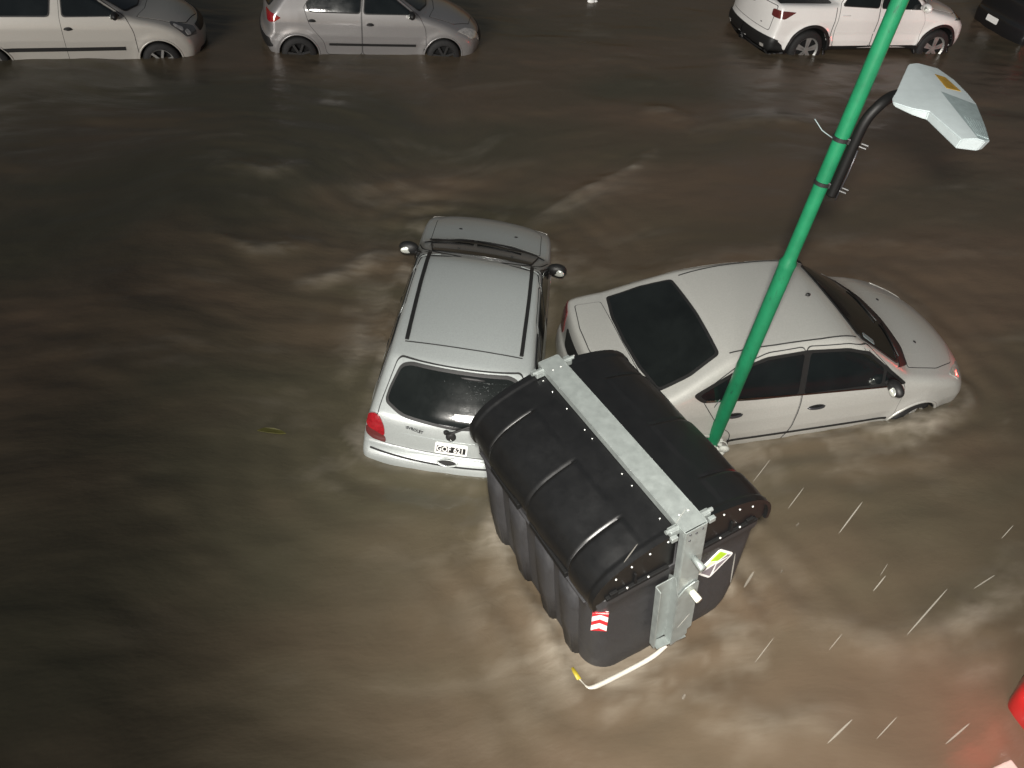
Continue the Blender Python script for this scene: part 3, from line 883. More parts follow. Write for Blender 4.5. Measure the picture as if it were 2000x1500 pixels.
# ------------------------------------------------------------------ grey hatchback (top)
def build_hatch():
    sil = [(-1.72, .15), (-1.78, .30), (-1.85, .46), (-1.845, .60), (-1.78, .67), (-1.765, .88), (-1.72, .98), (-1.40, 1.29), (-1.28, 1.345),
           (-.9, 1.40), (-.4, 1.43), (0, 1.415), (.25, 1.35), (.98, .965), (1.12, .93), (1.50, .83), (1.78, .70), (1.93, .58), (1.985, .45), (1.95, .28), (1.9, .15)]
    W = [(-2.0, .74), (-1.7, .79), (-1.2, .82), (0, .825), (1.0, .82), (1.5, .79), (1.8, .72), (2.1, .60)]
    sh = Shape(sil, W, (.99, .93), .58, 1.40, bow_f=.36, bow_r=.15, r=.07, arches=((-1.22, .29), (1.22, .29)), arch_r=.325, flare=.014)
    root = car_root('hatchback_car', (-3.345, 14.73, -.295), (16.33, -.21, 0),
                    'dark grey five-door hatchback with a red tail lamp, at the top between two paler vehicles', 'car', 'cars parked along the far kerb')
    P = M['grey']
    body(sh, P, root, .03)
    for sd in 'LR':
        door(sh, [(.92, .30), (.90, .75), (.80, .93), (.25, 1.32), (-.10, 1.36), (-.16, .95), (-.16, .30)], sd, root, P)
        door(sh, [(-.18, .30), (-.18, .95), (-.12, 1.36), (-.75, 1.33), (-1.10, 1.05), (-1.02, .78), (-.80, .52), (-.76, .30)], sd, root, P)
        window(sh, [(.70, .965), (.24, 1.27), (-.08, 1.31), (-.12, .97)], sd, root, 'door_glass')
        window(sh, [(-.20, .975), (-.15, 1.31), (-.72, 1.29), (-1.05, 1.10), (-1.02, 1.0), (-.95, .985)], sd, root, 'door_glass')
        strip('side_moulding', sh, [(.74, .475), (-.72, .475)], .04, sd, .014, M['trim'], root)
        handle(sh, (-.03, .80), sd, root, M['trim'], L=.12)
        handle(sh, (-.98, .84), sd, root, M['trim'], L=.12)
        sg = 1 if sd == 'L' else -1
        mirror(root, .66, sg * .77, .97, M['trim'], M['mirror'], .95, .1)
        patch('headlight', sh, [(1.45, sg * .74), (1.72, sg * .66), (1.90, sg * .44), (1.82, sg * .42), (1.62, sg * .55)], 'T', .008, M['clear'], root, .03, .03)
        patch('tail_light', sh, [(-1.47, .875), (-1.58, .81), (-1.69, .79), (-1.70, .94), (-1.58, .93)], sd, .008, M['red'], root, .02, .03)
    arch_lips(sh, root, P, sh.arches, 'LR', .016)
    for x in (-1.22, 1.22):
        for y in (-.74, .74): wheel(root, x, y, .29, .29, M['steel'], 7, style='steel')
    window(sh, [(.80, .62), (.30, .50), (.28, 0), (.30, -.50), (.80, -.62), (.95, -.3), (.98, 0), (.95, .3)], 'T', root, 'windscreen')
    hd = [(.98, .66), (1.09, .35), (1.12, 0), (1.09, -.35), (.98, -.66), (1.4, -.62), (1.7, -.38), (1.80, 0), (1.7, .38), (1.4, .62)]
    patch('hood_gap', sh, offset_poly(hd, .008), 'T', .003, M['seam'], root, .03)
    patch('hood', sh, hd, 'T', .0065, P, root, .03)
    window(sh, [(-.52, .99), (.52, .99), (.46, 1.27), (-.46, 1.27)], 'B', root, 'rear_window')
    patch('rear_bumper_trim', sh, [(-.78, .40), (.78, .40), (.78, .56), (-.78, .56)], 'B', .012, M['trim'], root, .03)
    patch('front_grille', sh, [(-.45, .42), (.45, .42), (.42, .56), (-.42, .56)], 'F', .01, M['trim'], root, .03)
    return root, sh

# ------------------------------------------------------------------ pale silver hatchback (top left, cut by the frame)
def build_old_hatch():
    sil = [(-1.70, .15), (-1.80, .42), (-1.80, .58), (-1.74, .66), (-1.72, .90), (-1.68, .98), (-1.42, 1.30), (-1.25, 1.36), (-.8, 1.41), (-.3, 1.42), (.05, 1.40),
           (.30, 1.33), (1.0, .98), (1.12, .945), (1.5, .875), (1.75, .78), (1.90, .66), (1.955, .52), (1.95, .40), (1.90, .25), (1.86, .15)]
    W = [(-2.0, .76), (-1.7, .79), (-1.2, .815), (0, .82), (1.0, .815), (1.5, .79), (1.8, .74), (2.1, .66)]
    sh = Shape(sil, W, (.98, .95), .58, 1.39, bow_f=.30, bow_r=.14, r=.065, arches=((-1.236, .29), (1.236, .29)), arch_r=.32)
    root = car_root('hatchback_car', (-7.74, 13.08, -.345), (21.0, -.3, .1),
                    'pale silver hatchback with a long black side moulding, cut off by the top left corner', 'car', 'cars parked along the far kerb')
    P = M['silver_pale']
    body(sh, P, root, .03)
    for sd in 'LR':
        door(sh, [(.92, .30), (.90, .75), (.82, .95), (.28, 1.32), (-.05, 1.36), (-.11, .96), (-.11, .30)], sd, root, P)
        window(sh, [(.74, .975), (.27, 1.275), (-.02, 1.31), (-.06, .98)], sd, root, 'door_glass')
        window(sh, [(-.26, .985), (-.18, 1.31), (-.75, 1.29), (-1.15, 1.10), (-1.12, 1.02), (-1.0, .99)], sd, root, 'rear_side_glass')
        strip('side_moulding', sh, [(.74, .50), (-1.0, .50)], .055, sd, .014, M['trim'], root)
        handle(sh, (-.02, .80), sd, root, M['trim'], L=.12)
        sg = 1 if sd == 'L' else -1
        mirror(root, .68, sg * .75, .985, M['trim'], M['mirror'], .9, .08)
        # headlamp wraps the corner: seen along the corner's own direction
        az = 'A%d' % (sg * 35)
        c0 = -math.sin(RAD(sg * 35)) * 1.75 + math.cos(RAD(35)) * sg * .66
        k = sg
        patch('headlight', sh, [(c0 - k * .17, .60), (c0 - k * .20, .70), (c0 + k * .12, .83), (c0 + k * .19, .80), (c0 + k * .10, .63)], az, .008, M['lensdark'], root, .03, .025)
        patch('headlamp_reflector', sh, [(c0 + k * .03, .74), (c0 + k * .12, .805), (c0 + k * .155, .78), (c0 + k * .09, .70)], az, .012, M['clear'], root, .03, .025)
        patch('headlamp_reflector', sh, [(c0 - k * .03, .63), (c0 - k * .03, .71), (c0 + k * .06, .70), (c0 + k * .06, .64)], az, .012, M['clear'], root, .04, .025)
    arch_lips(sh, root, P, sh.arches, 'LR', .016)
    for x in (-1.236, 1.236):
        for y in (-.74, .74): wheel(root, x, y, .285, .285, M['dullalloy'], 6, style='steel')
    window(sh, [(.82, .62), (.32, .50), (.30, 0), (.32, -.50), (.82, -.62), (.98, -.3), (1.0, 0), (.98, .3)], 'T', root, 'windscreen')
    hd = [(.98, .66), (1.09, .35), (1.12, 0), (1.09, -.35), (.98, -.66), (1.45, -.62), (1.68, -.46), (1.82, 0), (1.68, .46), (1.45, .62)]
    patch('hood_gap', sh, offset_poly(hd, .008), 'T', .003, M['seam'], root, .03)
    patch('hood', sh, hd, 'T', .0065, P, root, .03)
    patch('front_grille', sh, [(-.40, .60), (.40, .60), (.38, .70), (-.38, .70)], 'F', .01, M['trim'], root, .03)
    patch('lower_grille', sh, [(-.55, .28), (.55, .28), (.5, .38), (-.5, .38)], 'F', .01, M['trim'], root, .03)
    return root, sh

# ------------------------------------------------------------------ white pickup (top right)
def build_pickup():
    sil = [(-2.36, .37), (-2.42, .42), (-2.44, .56), (-2.40, .66), (-2.385, .95), (-2.36, 1.17), (-2.28, 1.21), (-1.9, 1.21), (-1.10, 1.215), (-1.02, 1.25), (-.92, 1.60), (-.6, 1.68), (0, 1.70), (.35, 1.66), (.60, 1.56),
           (1.30, 1.16), (1.45, 1.11), (1.9, 1.03), (2.2, .94), (2.34, .80), (2.37, .62), (2.35, .50), (2.32, .43), (2.24, .40), (0, .425)]
    W = [(-2.6, .84), (-2.2, .885), (-1.5, .92), (0, .92), (1.5, .92), (1.9, .88), (2.2, .80), (2.5, .70)]
    sh = Shape(sil, W, (1.17, 1.08), .66, 1.65, bow_f=.34, bow_r=.16, r=.075, arches=((-1.495, .40), (1.495, .40)), arch_r=.42, flare=.03,
               sec=((0.25, .06), (.42, .02), (.55, 0.005), (.66, .02), (.74, .012), (.95, .0), (1.08, .03), (1.3, .08)), shoulder=.015)
    root = car_root('pickup_truck', (5.8944, 18.047, -.30), (20.64, 0, -.76),
                    'white double-cab pickup truck with black wheel arches and alloy wheels at the top right', 'pickup', 'cars parked along the far kerb')
    P = M['white']
    body(sh, P, root, .032, .30)
    for sd in 'LR':
        door(sh, [(1.02, .46), (1.02, .9), (.95, 1.09), (.55, 1.54), (-.05, 1.61), (-.08, 1.12), (-.08, .46)], sd, root, P)
        door(sh, [(-.10, .46), (-.10, 1.12), (-.07, 1.61), (-.78, 1.58), (-.98, 1.18), (-1.0, .8), (-.95, .46)], sd, root, P)
        window(sh, [(.92, 1.135), (.52, 1.48), (-.02, 1.54), (-.05, 1.16)], sd, root, 'door_glass')
        window(sh, [(-.13, 1.165), (-.10, 1.54), (-.72, 1.52), (-.92, 1.20)], sd, root, 'door_glass')
        strip('bed_gap', sh, [(-1.07, .48), (-1.06, 1.16)], .012, sd, .004, M['seam'], root)
        strip('door_crease', sh, [(.95, .70), (-.95, .72)], .03, sd, .010, P, root)
        handle(sh, (.06, 1.0), sd, root, P, L=.2, recess=False)
        handle(sh, (-.85, 1.03), sd, root, P, L=.2, recess=False)
        sg = 1 if sd == 'L' else -1
        mirror(root, .88, sg * .86, 1.18, P, M['mirror'], 1.2, .12)
        patch('tail_light', sh, [(-1.93, 1.075), (-2.14, 1.09), (-2.30, 1.09), (-2.31, .955), (-2.15, .955)], sd, .012, M['reddark'], root, .03, .03)
        patch('headlight', sh, [(1.75, .93), (2.02, .975), (2.28, .91), (2.28, .84), (2.05, .89)], sd, .010, M['lensdark'], root, .02, .03)
        # black cladding round the arches
        for (xc, zc) in sh.arches:
            an = np.radians(np.linspace(-12, 192, 30))
            ring = np.concatenate([np.stack([xc + (sh.ar + .002) * np.cos(an), zc + (sh.ar + .002) * np.sin(an)], 1),
                                   np.stack([xc + (sh.ar + .055) * np.cos(an), zc + (sh.ar + .055) * np.sin(an)], 1)[::-1]])
            patch('arch_cladding', sh, ring, sd, .010, M['trim'], root, 0, .05)
        strip('sill_cladding', sh, [(1.05, .43), (-1.05, .43)], .07, sd, .012, M['trim'], root)
    arch_lips(sh, root, M['trim'], sh.arches, 'LR', .02, -15, 195)
    bm = bmesh.new(); add_box(bm, (0, 0, .38), (4.3, 1.2, .22), None, .05); bm_obj('underbody', bm, M['arch'], root)
    for x in (-1.495, 1.495):
        for y in (-.80, .80): wheel(root, x, y, .38, .365, M['dullalloy'], 5, .24)
    window(sh, [(1.05, .68), (.58, .56), (.55, 0), (.58, -.56), (1.05, -.68), (1.25, -.3), (1.28, 0), (1.25, .3)], 'T', root, 'windscreen')
    hd = [(1.22, .72), (1.38, .35), (1.42, 0), (1.38, -.35), (1.22, -.72), (1.8, -.68), (2.05, -.45), (2.16, 0), (2.05, .45), (1.8, .68)]
    patch('hood_gap', sh, offset_poly(hd, .010), 'T', .003, M['seam'], root, .03)
    patch('hood', sh, hd, 'T', .0065, P, root, .03)
    tgt = [(-.70, .70), (.70, .70), (.72, 1.14), (-.72, 1.14)]
    patch('tailgate_gap', sh, offset_poly(tgt, .010), 'B', .003, M['seam'], root, .05)
    patch('tailgate', sh, tgt, 'B', .0065, P, root, .05)
    bm = bmesh.new(); p = sh.project(np.array([(-.0, 1.06)]), 'B')[0]; add_ball(bm, p, (.03, .10, .05)); bm_obj('tailgate_handle', bm, M['trim'], root, True)
    bm = bmesh.new(); p = sh.project(np.array([(-.45, .78)]), 'B')[0]; add_ball(bm, p, (.012, .035, .012)); bm_obj('badge', bm, M['lettering'], root, True)
    patch('rear_bumper', sh, [(-.88, .28), (.88, .28), (.88, .60), (-.88, .60)], 'B', .022, M['trim'], root, .05)
    patch('rear_bumper_corner', sh, [(-2.46, .28), (-1.98, .30), (-2.02, .40), (-2.20, .58), (-2.46, .60)], 'R', .020, M['trim'], root, .03)
    patch('rear_bumper_corner', sh, [(-2.46, .28), (-1.98, .30), (-2.02, .40), (-2.20, .58), (-2.46, .60)], 'L', .020, M['trim'], root, .03)
    plate(root, sh, .47, 0, 'B', '', .30, .13, False)
    for sg in (1, -1):
        patch('reflector', sh, [(sg * .62, .40), (sg * .72, .40), (sg * .72, .45), (sg * .62, .45)], 'B', .028, M['clear'], root, .01)
    bed = sh.project(np.array([(-1.65, 0)]), 'T')
    patch('bed_cover', sh, [(-2.22, .70), (-1.12, .72), (-1.12, -.72), (-2.22, -.70)], 'T', .012, M['trim'], root, .04)
    return root, sh

# ------------------------------------------------------------------ dark car at the top right corner
def build_dark_car():
    sil = [(-1.9, .15), (-1.98, .42), (-1.98, .60), (-1.93, .68), (-1.93, 1.0), (-1.88, 1.08), (-1.55, 1.36), (-1.2, 1.44), (-.5, 1.48), (0, 1.46), (.3, 1.40), (1.05, 1.02), (1.5, .93), (1.85, .80), (2.0, .62), (2.0, .4), (1.9, .15)]
    W = [(-2.1, .78), (-1.7, .84), (0, .86), (1.2, .85), (1.8, .76), (2.1, .66)]
    sh = Shape(sil, W, (1.05, .98), .60, 1.45, r=.07, arches=((-1.25, .30), (1.25, .30)), arch_r=.33)
    root = car_root('parked_car', (11.35, 20.35, -.30), (21, 0, 0),
                    'black car lost in the dark ahead of the white pickup, only its plate showing', 'car', 'cars parked along the far kerb')
    body(sh, M['darkpaint'], root, .04)
    window(sh, [(-.55, 1.06), (.55, 1.06), (.48, 1.34), (-.48, 1.34)], 'B', root, 'rear_window')
    plate(root, sh, .52, .12, 'B', '', .34, .12, False)
    for sg in (1, -1):
        patch('tail_light', sh, [(sg * .62, .78), (sg * .62, 1.0), (sg * .78, 1.0), (sg * .80, .78)], 'B', .008, M['reddark'], root, .04)
    for x in (-1.25, 1.25):
        for y in (-.76, .76): wheel(root, x, y, .30, .30, M['tyre'], 5)
    for sd in 'LR':
        window(sh, [(.75, 1.0), (.28, 1.34), (-.1, 1.37), (-.15, 1.01)], sd, root, 'door_glass')
        window(sh, [(-.22, 1.02), (-.18, 1.37), (-.9, 1.34), (-1.25, 1.07)], sd, root, 'door_glass')
    return root, sh

# ------------------------------------------------------------------ car at the lower right edge, tail lamp lit
def build_lit_car():
    sil = [(-1.9, .15), (-1.98, .42), (-1.98, .60), (-1.93, .68), (-1.93, 1.0), (-1.88, 1.08), (-1.55, 1.36), (-1.2, 1.44), (-.5, 1.48), (0, 1.46), (.3, 1.40), (1.05, 1.02), (1.5, .93), (1.85, .80), (2.0, .62), (2.0, .4), (1.9, .15)]
    W = [(-2.1, .78), (-1.7, .84), (0, .86), (1.2, .85), (1.8, .76), (2.1, .66)]
    sh = Shape(sil, W, (1.05, .98), .60, 1.45, r=.07, arches=((-1.25, .30), (1.25, .30)), arch_r=.33)
    root = car_root('stopped_car', (6.05, 3.99, -.40), (42, 0, 0),
                    'vehicle at the right edge with red glow painted on, showing only its tail lamp', 'car')
    body(sh, M['redglow'], root, .04)
    window(sh, [(-.55, 1.06), (.55, 1.06), (.48, 1.34), (-.48, 1.34)], 'B', root, 'rear_window')
    for sg in (1, -1):
        t = patch('tail_light', sh, [(sg * .58, .66), (sg * .58, 1.0), (sg * .78, 1.02), (sg * .80, .68)], 'B', .010, M['redlit'], root, .05)
        for zz in (.78, .92):
            p = sh.project(np.array([(sg * .69, zz)]), 'B')[0]
            bm = bmesh.new(); add_ball(bm, p + np.array([-.012, 0, 0]), (.015, .05, .028)); bm_obj('bulb', bm, M['bulb'], t, True)
    for x in (-1.25, 1.25):
        for y in (-.76, .76): wheel(root, x, y, .30, .30, M['alloy'], 5)
    for sd in 'LR':
        window(sh, [(.75, 1.0), (.28, 1.34), (-.1, 1.37), (-.15, 1.01)], sd, root, 'door_glass')
        window(sh, [(-.22, 1.02), (-.18, 1.37), (-.9, 1.34), (-1.25, 1.07)], sd, root, 'door_glass')
    # the lamp's own light
    for sg in (1,):
        ld = bpy.data.lights.new('tail_lamp_glow', 'POINT')
        ld.energy = 2.5; ld.color = (1.0, .06, .05); ld.shadow_soft_size = .12
        lo = bpy.data.objects.new('tail_lamp_glow', ld); COL.objects.link(lo); lo.parent = root
        lo.location = (-2.12, .70, .86)
    return root, sh

# ------------------------------------------------------------------ waste container
def build_container():
    root = empty('waste_container', (1.034, 4.176, -.046), (RAD(8.6), RAD(-3.1), RAD(-56.3)))
    tag(root, 'black plastic waste container with a galvanised beam, tilted against the wagon and the saloon', 'waste container')
    L, W, ZR, HB = 1.76, 1.46, 1.27, 1.70
    # body: stacked rounded rectangles
    def ring(l, w, r, n=8):
        P = []
        for cx, cy, a0 in ((l / 2 - r, w / 2 - r, 0), (-l / 2 + r, w / 2 - r, 90), (-l / 2 + r, -w / 2 + r, 180), (l / 2 - r, -w / 2 + r, 270)):
            for k in range(n + 1):
                a = RAD(a0 + 90 * k / n)
                P.append((cx + r * math.cos(a), cy + r * math.sin(a)))
        return P
    lv = [(-.06, L - .22, W - .18, .20), (.04, L - .15, W - .13, .20), (.14, L - .115, W - .10, .19), (.30, L - .09, W - .08, .18), (.60, L - .065, W - .06, .16), (.95, L - .04, W - .04, .14), (1.13, L - .03, W - .03, .13), (1.15, L + .0, W + .0, .12), (1.24, L + .0, W + .0, .12), (1.25, L - .04, W - .04, .11)]
    V, F = [], []
    n = None
    for (z, l, w, r) in lv:
        P = ring(l, w, r); n = len(P)
        V += [(x - .02, y, z) for x, y in P]
    for i in range(len(lv) - 1):
        for k in range(n):
            F.append((i * n + k, i * n + (k + 1) % n, (i + 1) * n + (k + 1) % n, (i + 1) * n + k))
    F.append(tuple(range(n - 1, -1, -1))); F.append(tuple((len(lv) - 1) * n + k for k in range(n)))
    o = new_mesh('body', V, F, M['binbody'], root, True)
    md = o.modifiers.new('es', 'EDGE_SPLIT'); md.split_angle = RAD(40)
    # vertical stiffening ribs down both long flanks and the scalloped pockets between
    for sg in (-1, 1):
        for k, x in enumerate((-.60, -.22, .18, .52)):
            bm = bmesh.new()
            vs = []
            for (z, off, hw) in ((.14, .045, .09), (.55, .05, .11), (.85, .04, .13), (1.10, .012, .15)):
                wz = np.interp(z, [q[0] for q in lv], [q[2] for q in lv]) / 2
                vs.append([bm.verts.new((x - hw, sg * (wz - .01), z)), bm.verts.new((x - hw * .7, sg * (wz + off), z)), bm.verts.new((x + hw * .7, sg * (wz + off), z)), bm.verts.new((x + hw, sg * (wz - .01), z))])
            for a, b in zip(vs[:-1], vs[1:]):
                for i in range(3): bm.faces.new((a[i], a[i + 1], b[i + 1], b[i]))
            bm.faces.new(vs[0]); bm.faces.new(vs[-1])
            bmesh.ops.recalc_face_normals(bm, faces=bm.faces[:])
            bmesh.ops.bevel(bm, geom=[e for e in bm.edges if not e.is_boundary], offset=.012, segments=2, affect='EDGES')
            bm_obj('flank_rib', bm, M['binbody'], root, True)
    rv_me = []
    def rivet(c, sc, parent):
        if not rv_me:
            bm = bmesh.new(); add_ball(bm, (0, 0, 0), (1, 1, 1), sub=1)
            o = bm_obj('rivet', bm, M['rivet'], parent, True); rv_me.append(o.data)
        else:
            o = bpy.data.objects.new('rivet', rv_me[0]); COL.objects.link(o); o.parent = parent
        o.location = c; o.scale = sc
    # lids : two half barrels
    prof = [(-.725, 1.215), (-.735, 1.26), (-.735, 1.315), (-.715, 1.385), (-.665, 1.45), (-.59, 1.505), (-.50, 1.545), (-.40, 1.577), (-.28, 1.605), (-.16, 1.625), (-.085, 1.635)]
    pr = np.array(prof)
    # resample
    sl = np.r_[0, np.cumsum(np.linalg.norm(np.diff(pr, axis=0), axis=1))]
    m_ = 46
    tt = np.linspace(0, sl[-1], m_)
    py = np.interp(tt, sl, pr[:, 0]); pz = np.interp(tt, sl, pr[:, 1])
    for _ in range(2):
        py[1:-1] = (py[:-2] + 2 * py[1:-1] + py[2:]) / 4; pz[1:-1] = (pz[:-2] + 2 * pz[1:-1] + pz[2:]) / 4
    ny = np.gradient(pz); nz = -np.gradient(py); nl = np.hypot(ny, nz); ny, nz = -ny / nl, -nz / nl
    s_ = tt / sl[-1]
    xs = np.arange(-L / 2 - .02, L / 2 + .0201, .0115)
    xsh = -.02
    steps = (-.58, .0, .58)
    for side in (-1, 1):
        V, F = [], []
        X, T = np.meshgrid(xs, s_, indexing='ij')
        # saw tooth panels: each one steps up at its far end and fades out toward the near end
        h = np.zeros_like(X)
        for k, x0 in enumerate(steps):
            x1 = steps[k + 1] if k < 2 else L / 2 + .02
            u = (X - x0) / (x1 - x0)
            inn = sstep(.74 - T, 0, .03)               # inner line parallel to the beam
            up_ = sstep(X, x0 - .006, x0 + .030) * (1 - sstep(u, .35, 1.0))
            h += .015 * up_ * inn
            # narrow groove along the step
            h -= .010 * np.exp(-((X - x0 + .006) / .010) ** 2) * inn
        if side == 1: h *= .9
        # end lip
        h += .010 * (1 - sstep(L / 2 + .02 - np.abs(X), 0.05, .075))
        rim = 1 - sstep(T, 0.0, .10)
        Yv = py[None, :] * -side * -1 if side == -1 else -py[None, :] * 1
        Yv = (py[None, :] + ny[None, :] * -h * -1) if side == -1 else -(py[None, :] + ny[None, :] * h)
        Zv = pz[None, :] + nz[None, :] * h
        # round the two free corners of the lid end
        V = np.stack([X + xsh, np.broadcast_to(Yv, X.shape), np.broadcast_to(Zv, X.shape)], -1).reshape(-1, 3)
        a, b = X.shape
        idx = np.arange(a * b).reshape(a, b)
        q = np.stack([idx[:-1, :-1], idx[1:, :-1], idx[1:, 1:], idx[:-1, 1:]], -1).reshape(-1, 4)
        if side == 1: q = q[:, ::-1]
        F = [tuple(f) for f in q]
        # end caps, set back behind a lip
        nV = len(V); extra = []
        for xe, i0 in ((xs[0], 0), (xs[-1], a - 1)):
            sgx = 1 if xe > 0 else -1
            k0 = nV + len(extra)
            for inset, dx in ((.028, 0.0), (.032, -.022 * sgx)):
                for j in range(b):
                    vv = V[idx[i0, j]].copy()
                    vv[1] -= (ny[j] * inset) if side == -1 else -(ny[j] * inset)
                    vv[2] -= nz[j] * inset
                    vv[0] = xe + dx + xsh
                    extra.append(vv)
            for j in range(b - 1):
                F.append((idx[i0, j], idx[i0, j + 1], k0 + j + 1, k0 + j))
                F.append((k0 + j, k0 + j + 1, k0 + b + j + 1, k0 + b + j))
            # flat cap down to the rim line
            k1 = nV + len(extra)
            for j in range(b):
                vv = np.array(extra[k0 - nV + b + j]); vv[2] = 1.235
                extra.append(vv)
            for j in range(b - 1):
                F.append((k0 + b + j, k0 + b + j + 1, k1 + j + 1, k1 + j))
        V = np.concatenate([V, np.array(extra)])
        bm = bmesh.new()
        vs = [bm.verts.new(v) for v in V]
        for f in F:
            try: bm.faces.new([vs[i] for i in f])
            except ValueError: pass
        bmesh.ops.recalc_face_normals(bm, faces=bm.faces[:])
        lid = bm_obj('lid', bm, M['bin'], root, True)
        md = lid.modifiers.new('es', 'EDGE_SPLIT'); md.split_angle = RAD(50)
        # handle slot under the lid edge
        for x0, x1 in ((-.55, -.12), (.05, .55)):
            bm = bmesh.new()
            add_box(bm, ((x0 + x1) / 2, side * (W / 2 + .012), 1.225), (x1 - x0, .03, .055), None, .008)
            bm_obj('handle_slot', bm, M['slot'], lid)
        bm = bmesh.new()
        add_box(bm, (0, side * (W / 2 + .006), 1.185), (L - .22, .02, .014), None, .004)
        bm_obj('rim_edge', bm, M['binbody'], root)
        # slot and latch pieces on the end faces
        for sgx in (1, -1):
            bm = bmesh.new()
            xe = sgx * (L / 2 + .001) + xsh
            add_box(bm, (xe, side * .38, 1.262), (.03, .50, .030), None, .006)
            add_box(bm, (xe, side * .40, 1.33), (.02, .016, .11), None, .003)
            add_box(bm, (xe, side * .57, 1.285), (.025, .06, .04), None, .004)
            bm_obj('lid_latch', bm, M['slot'], lid)
            for (yy, zz) in ((.16, 1.575), (.30, 1.545), (.44, 1.505), (.56, 1.455)):
                rivet((xe + sgx * .006, side * yy, zz), (.008, .009, .009), lid)
            for (yy, zz) in ((.30, 1.285), (.47, 1.290)):
                rivet((xe + sgx * .012, side * yy, zz), (.008, .010, .010), lid)
        for x in (-.80, -.66, -.45, -.20, -.10, .28, .40, .72):
            rivet((x, side * .125, 1.634), (.007, .007, .005), lid)
    # galvanised beam (channel) across the top
    bm = bmesh.new()
    xb0, xb1 = -.93, .925
    add_box(bm, (0, 0, HB), (xb1 - xb0, .168, .008), None, .002)
    for sg in (-1, 1): add_box(bm, (0, sg * .088, HB - .026), (xb1 - xb0, .008, .062), None, .002)
    beam = bm_obj('beam', bm, M['galv'], root)
    bm = bmesh.new()
    for x in (-.80, .80):
        for sg in (-1, 1): rivet((x, sg * .035, HB + .006), (.009, .009, .005), beam)
    bm.free()
    for sgx in (1, -1):
        xe = sgx * .938
        bm = bmesh.new()
        # upper strap
        add_box(bm, (xe, 0, 1.30), (.008, .166, .80), None, .002)
        for sg in (-1, 1): add_box(bm, (xe - sgx * .028, sg * .086, 1.30), (.055, .008, .80), None, .002)
        up = bm_obj('upright', bm, M['galv'], root)
        bm = bmesh.new()
        for (yy, zz) in ((-.05, 1.665), (0, 1.650), (.05, 1.665), (-.05, 1.60)):
            add_ball(bm, (xe + sgx * .005, yy, zz), (.006, .009, .009))
        bm_obj('upright_bolts', bm, M['lettering'], up, True)
        bm = bmesh.new()
        add_cyl(bm, (xe, .01, 1.36), (xe + sgx * .11, .01, 1.36), .022, .026, 16)
        bm_obj('lifting_pin', bm, M['galv'], root, True)
        # lower bracket: front plate with rounded top and a deep side cheek
        bm = bmesh.new()
        pl = [(-.085, .28), (-.085, .955), (-.03, 1.02), (.05, 1.045), (.085, 1.03), (.085, .42), (.05, .40), (.05, .33)]
        a = [bm.verts.new((xe + sgx * .020, y, z)) for y, z in pl]; b = [bm.verts.new((xe + sgx * .010, y, z)) for y, z in pl]
        bm.faces.new(a); bm.faces.new(b[::-1])
        for i in range(len(pl)): bm.faces.new((a[i - 1], a[i], b[i], b[i - 1]))
        ck = [(0.018, .28), (0.018, .98), (-.03, 1.16), (-.10, 1.10), (-.13, .50), (-.10, .34)]
        a = [bm.verts.new((xe + sgx * dx, -.086, z)) for dx, z in ck]; b = [bm.verts.new((xe + sgx * dx, -.094, z)) for dx, z in ck]
        bm.faces.new(a); bm.faces.new(b[::-1])
        for i in range(len(ck)): bm.faces.new((a[i - 1], a[i], b[i], b[i - 1]))
        add_box(bm, (xe - sgx * .06, -.16, .72), (.008, .14, .78), None, .002)
        add_box(bm, (xe - sgx * .03, -.23, .72), (.06, .008, .78), None, .002)
        add_box(bm, (xe - sgx * .02, -.08, .30), (.07, .28, .008), (RAD(-14), 0, 0))
        bmesh.ops.recalc_face_normals(bm, faces=bm.faces[:])
        br = bm_obj('lower_bracket', bm, M['galv'], root)
        bm = bmesh.new()
        add_cyl(bm, (xe + sgx * .01, .035, .93), (xe + sgx * .10, .035, .93), .026, .026, 16)
        bm_obj('nylon_pin', bm, M['nylon'], root, True)
        # hinge blocks
        for sg in (-1, 1):
            bm = bmesh.new()
            add_box(bm, (sgx * .86, sg * .125, HB - .035), (.05, .07, .055), None, .006)
            add_cyl(bm, (sgx * .86, sg * .085, HB - .015), (sgx * .86, sg * .185, HB - .015), .016, n=12)
            add_box(bm, (sgx * .905, sg * .15, HB - .05), (.03, .05, .04), None, .004)
            bm_obj('hinge', bm, M['galv'], root)
    # stickers on the near end
    def endpt(y, z, off=.0):
        l = np.interp(z, [q[0] for q in lv], [q[1] for q in lv]) / 2
        w_ = np.interp(z, [q[0] for q in lv], [q[2] for q in lv]) / 2
        r_ = np.interp(z, [q[0] for q in lv], [q[3] for q in lv])
        e = abs(y) - (w_ - r_)
        nx_, ny_ = 1.0, 0.0
        x_ = l
        if e > 0:
            e = min(e, r_ * .97); nx_ = math.sqrt(1 - (e / r_) ** 2); ny_ = math.copysign(e / r_, y)
            x_ = l - r_ + r_ * nx_
        return Vector((x_ - .02 + off * nx_, y + off * ny_, z))
    def quad_sticker(name, pts, m, parent, off, rnd=.0, flat=None):
        B = round_poly(pts, rnd) if rnd else np.array(pts)
        if flat:
            yc, zc = flat
            c0 = endpt(yc, zc); t_ = (endpt(yc + .03, zc) - endpt(yc - .03, zc)).normalized(); u_ = (endpt(yc, zc + .05) - endpt(yc, zc - .05)).normalized()
            n_ = t_.cross(u_).normalized()
            fn = lambda y, z, o: c0 + t_ * (y - yc) + u_ * (z - zc) + n_ * o
        else:
            fn = endpt
        bm = bmesh.new()
        a = [bm.verts.new(fn(y, z, off)) for y, z in B]; b = [bm.verts.new(fn(y, z, off - (.02 if flat else .004))) for y, z in B]
        bm.faces.new(a); bm.faces.new(b[::-1])
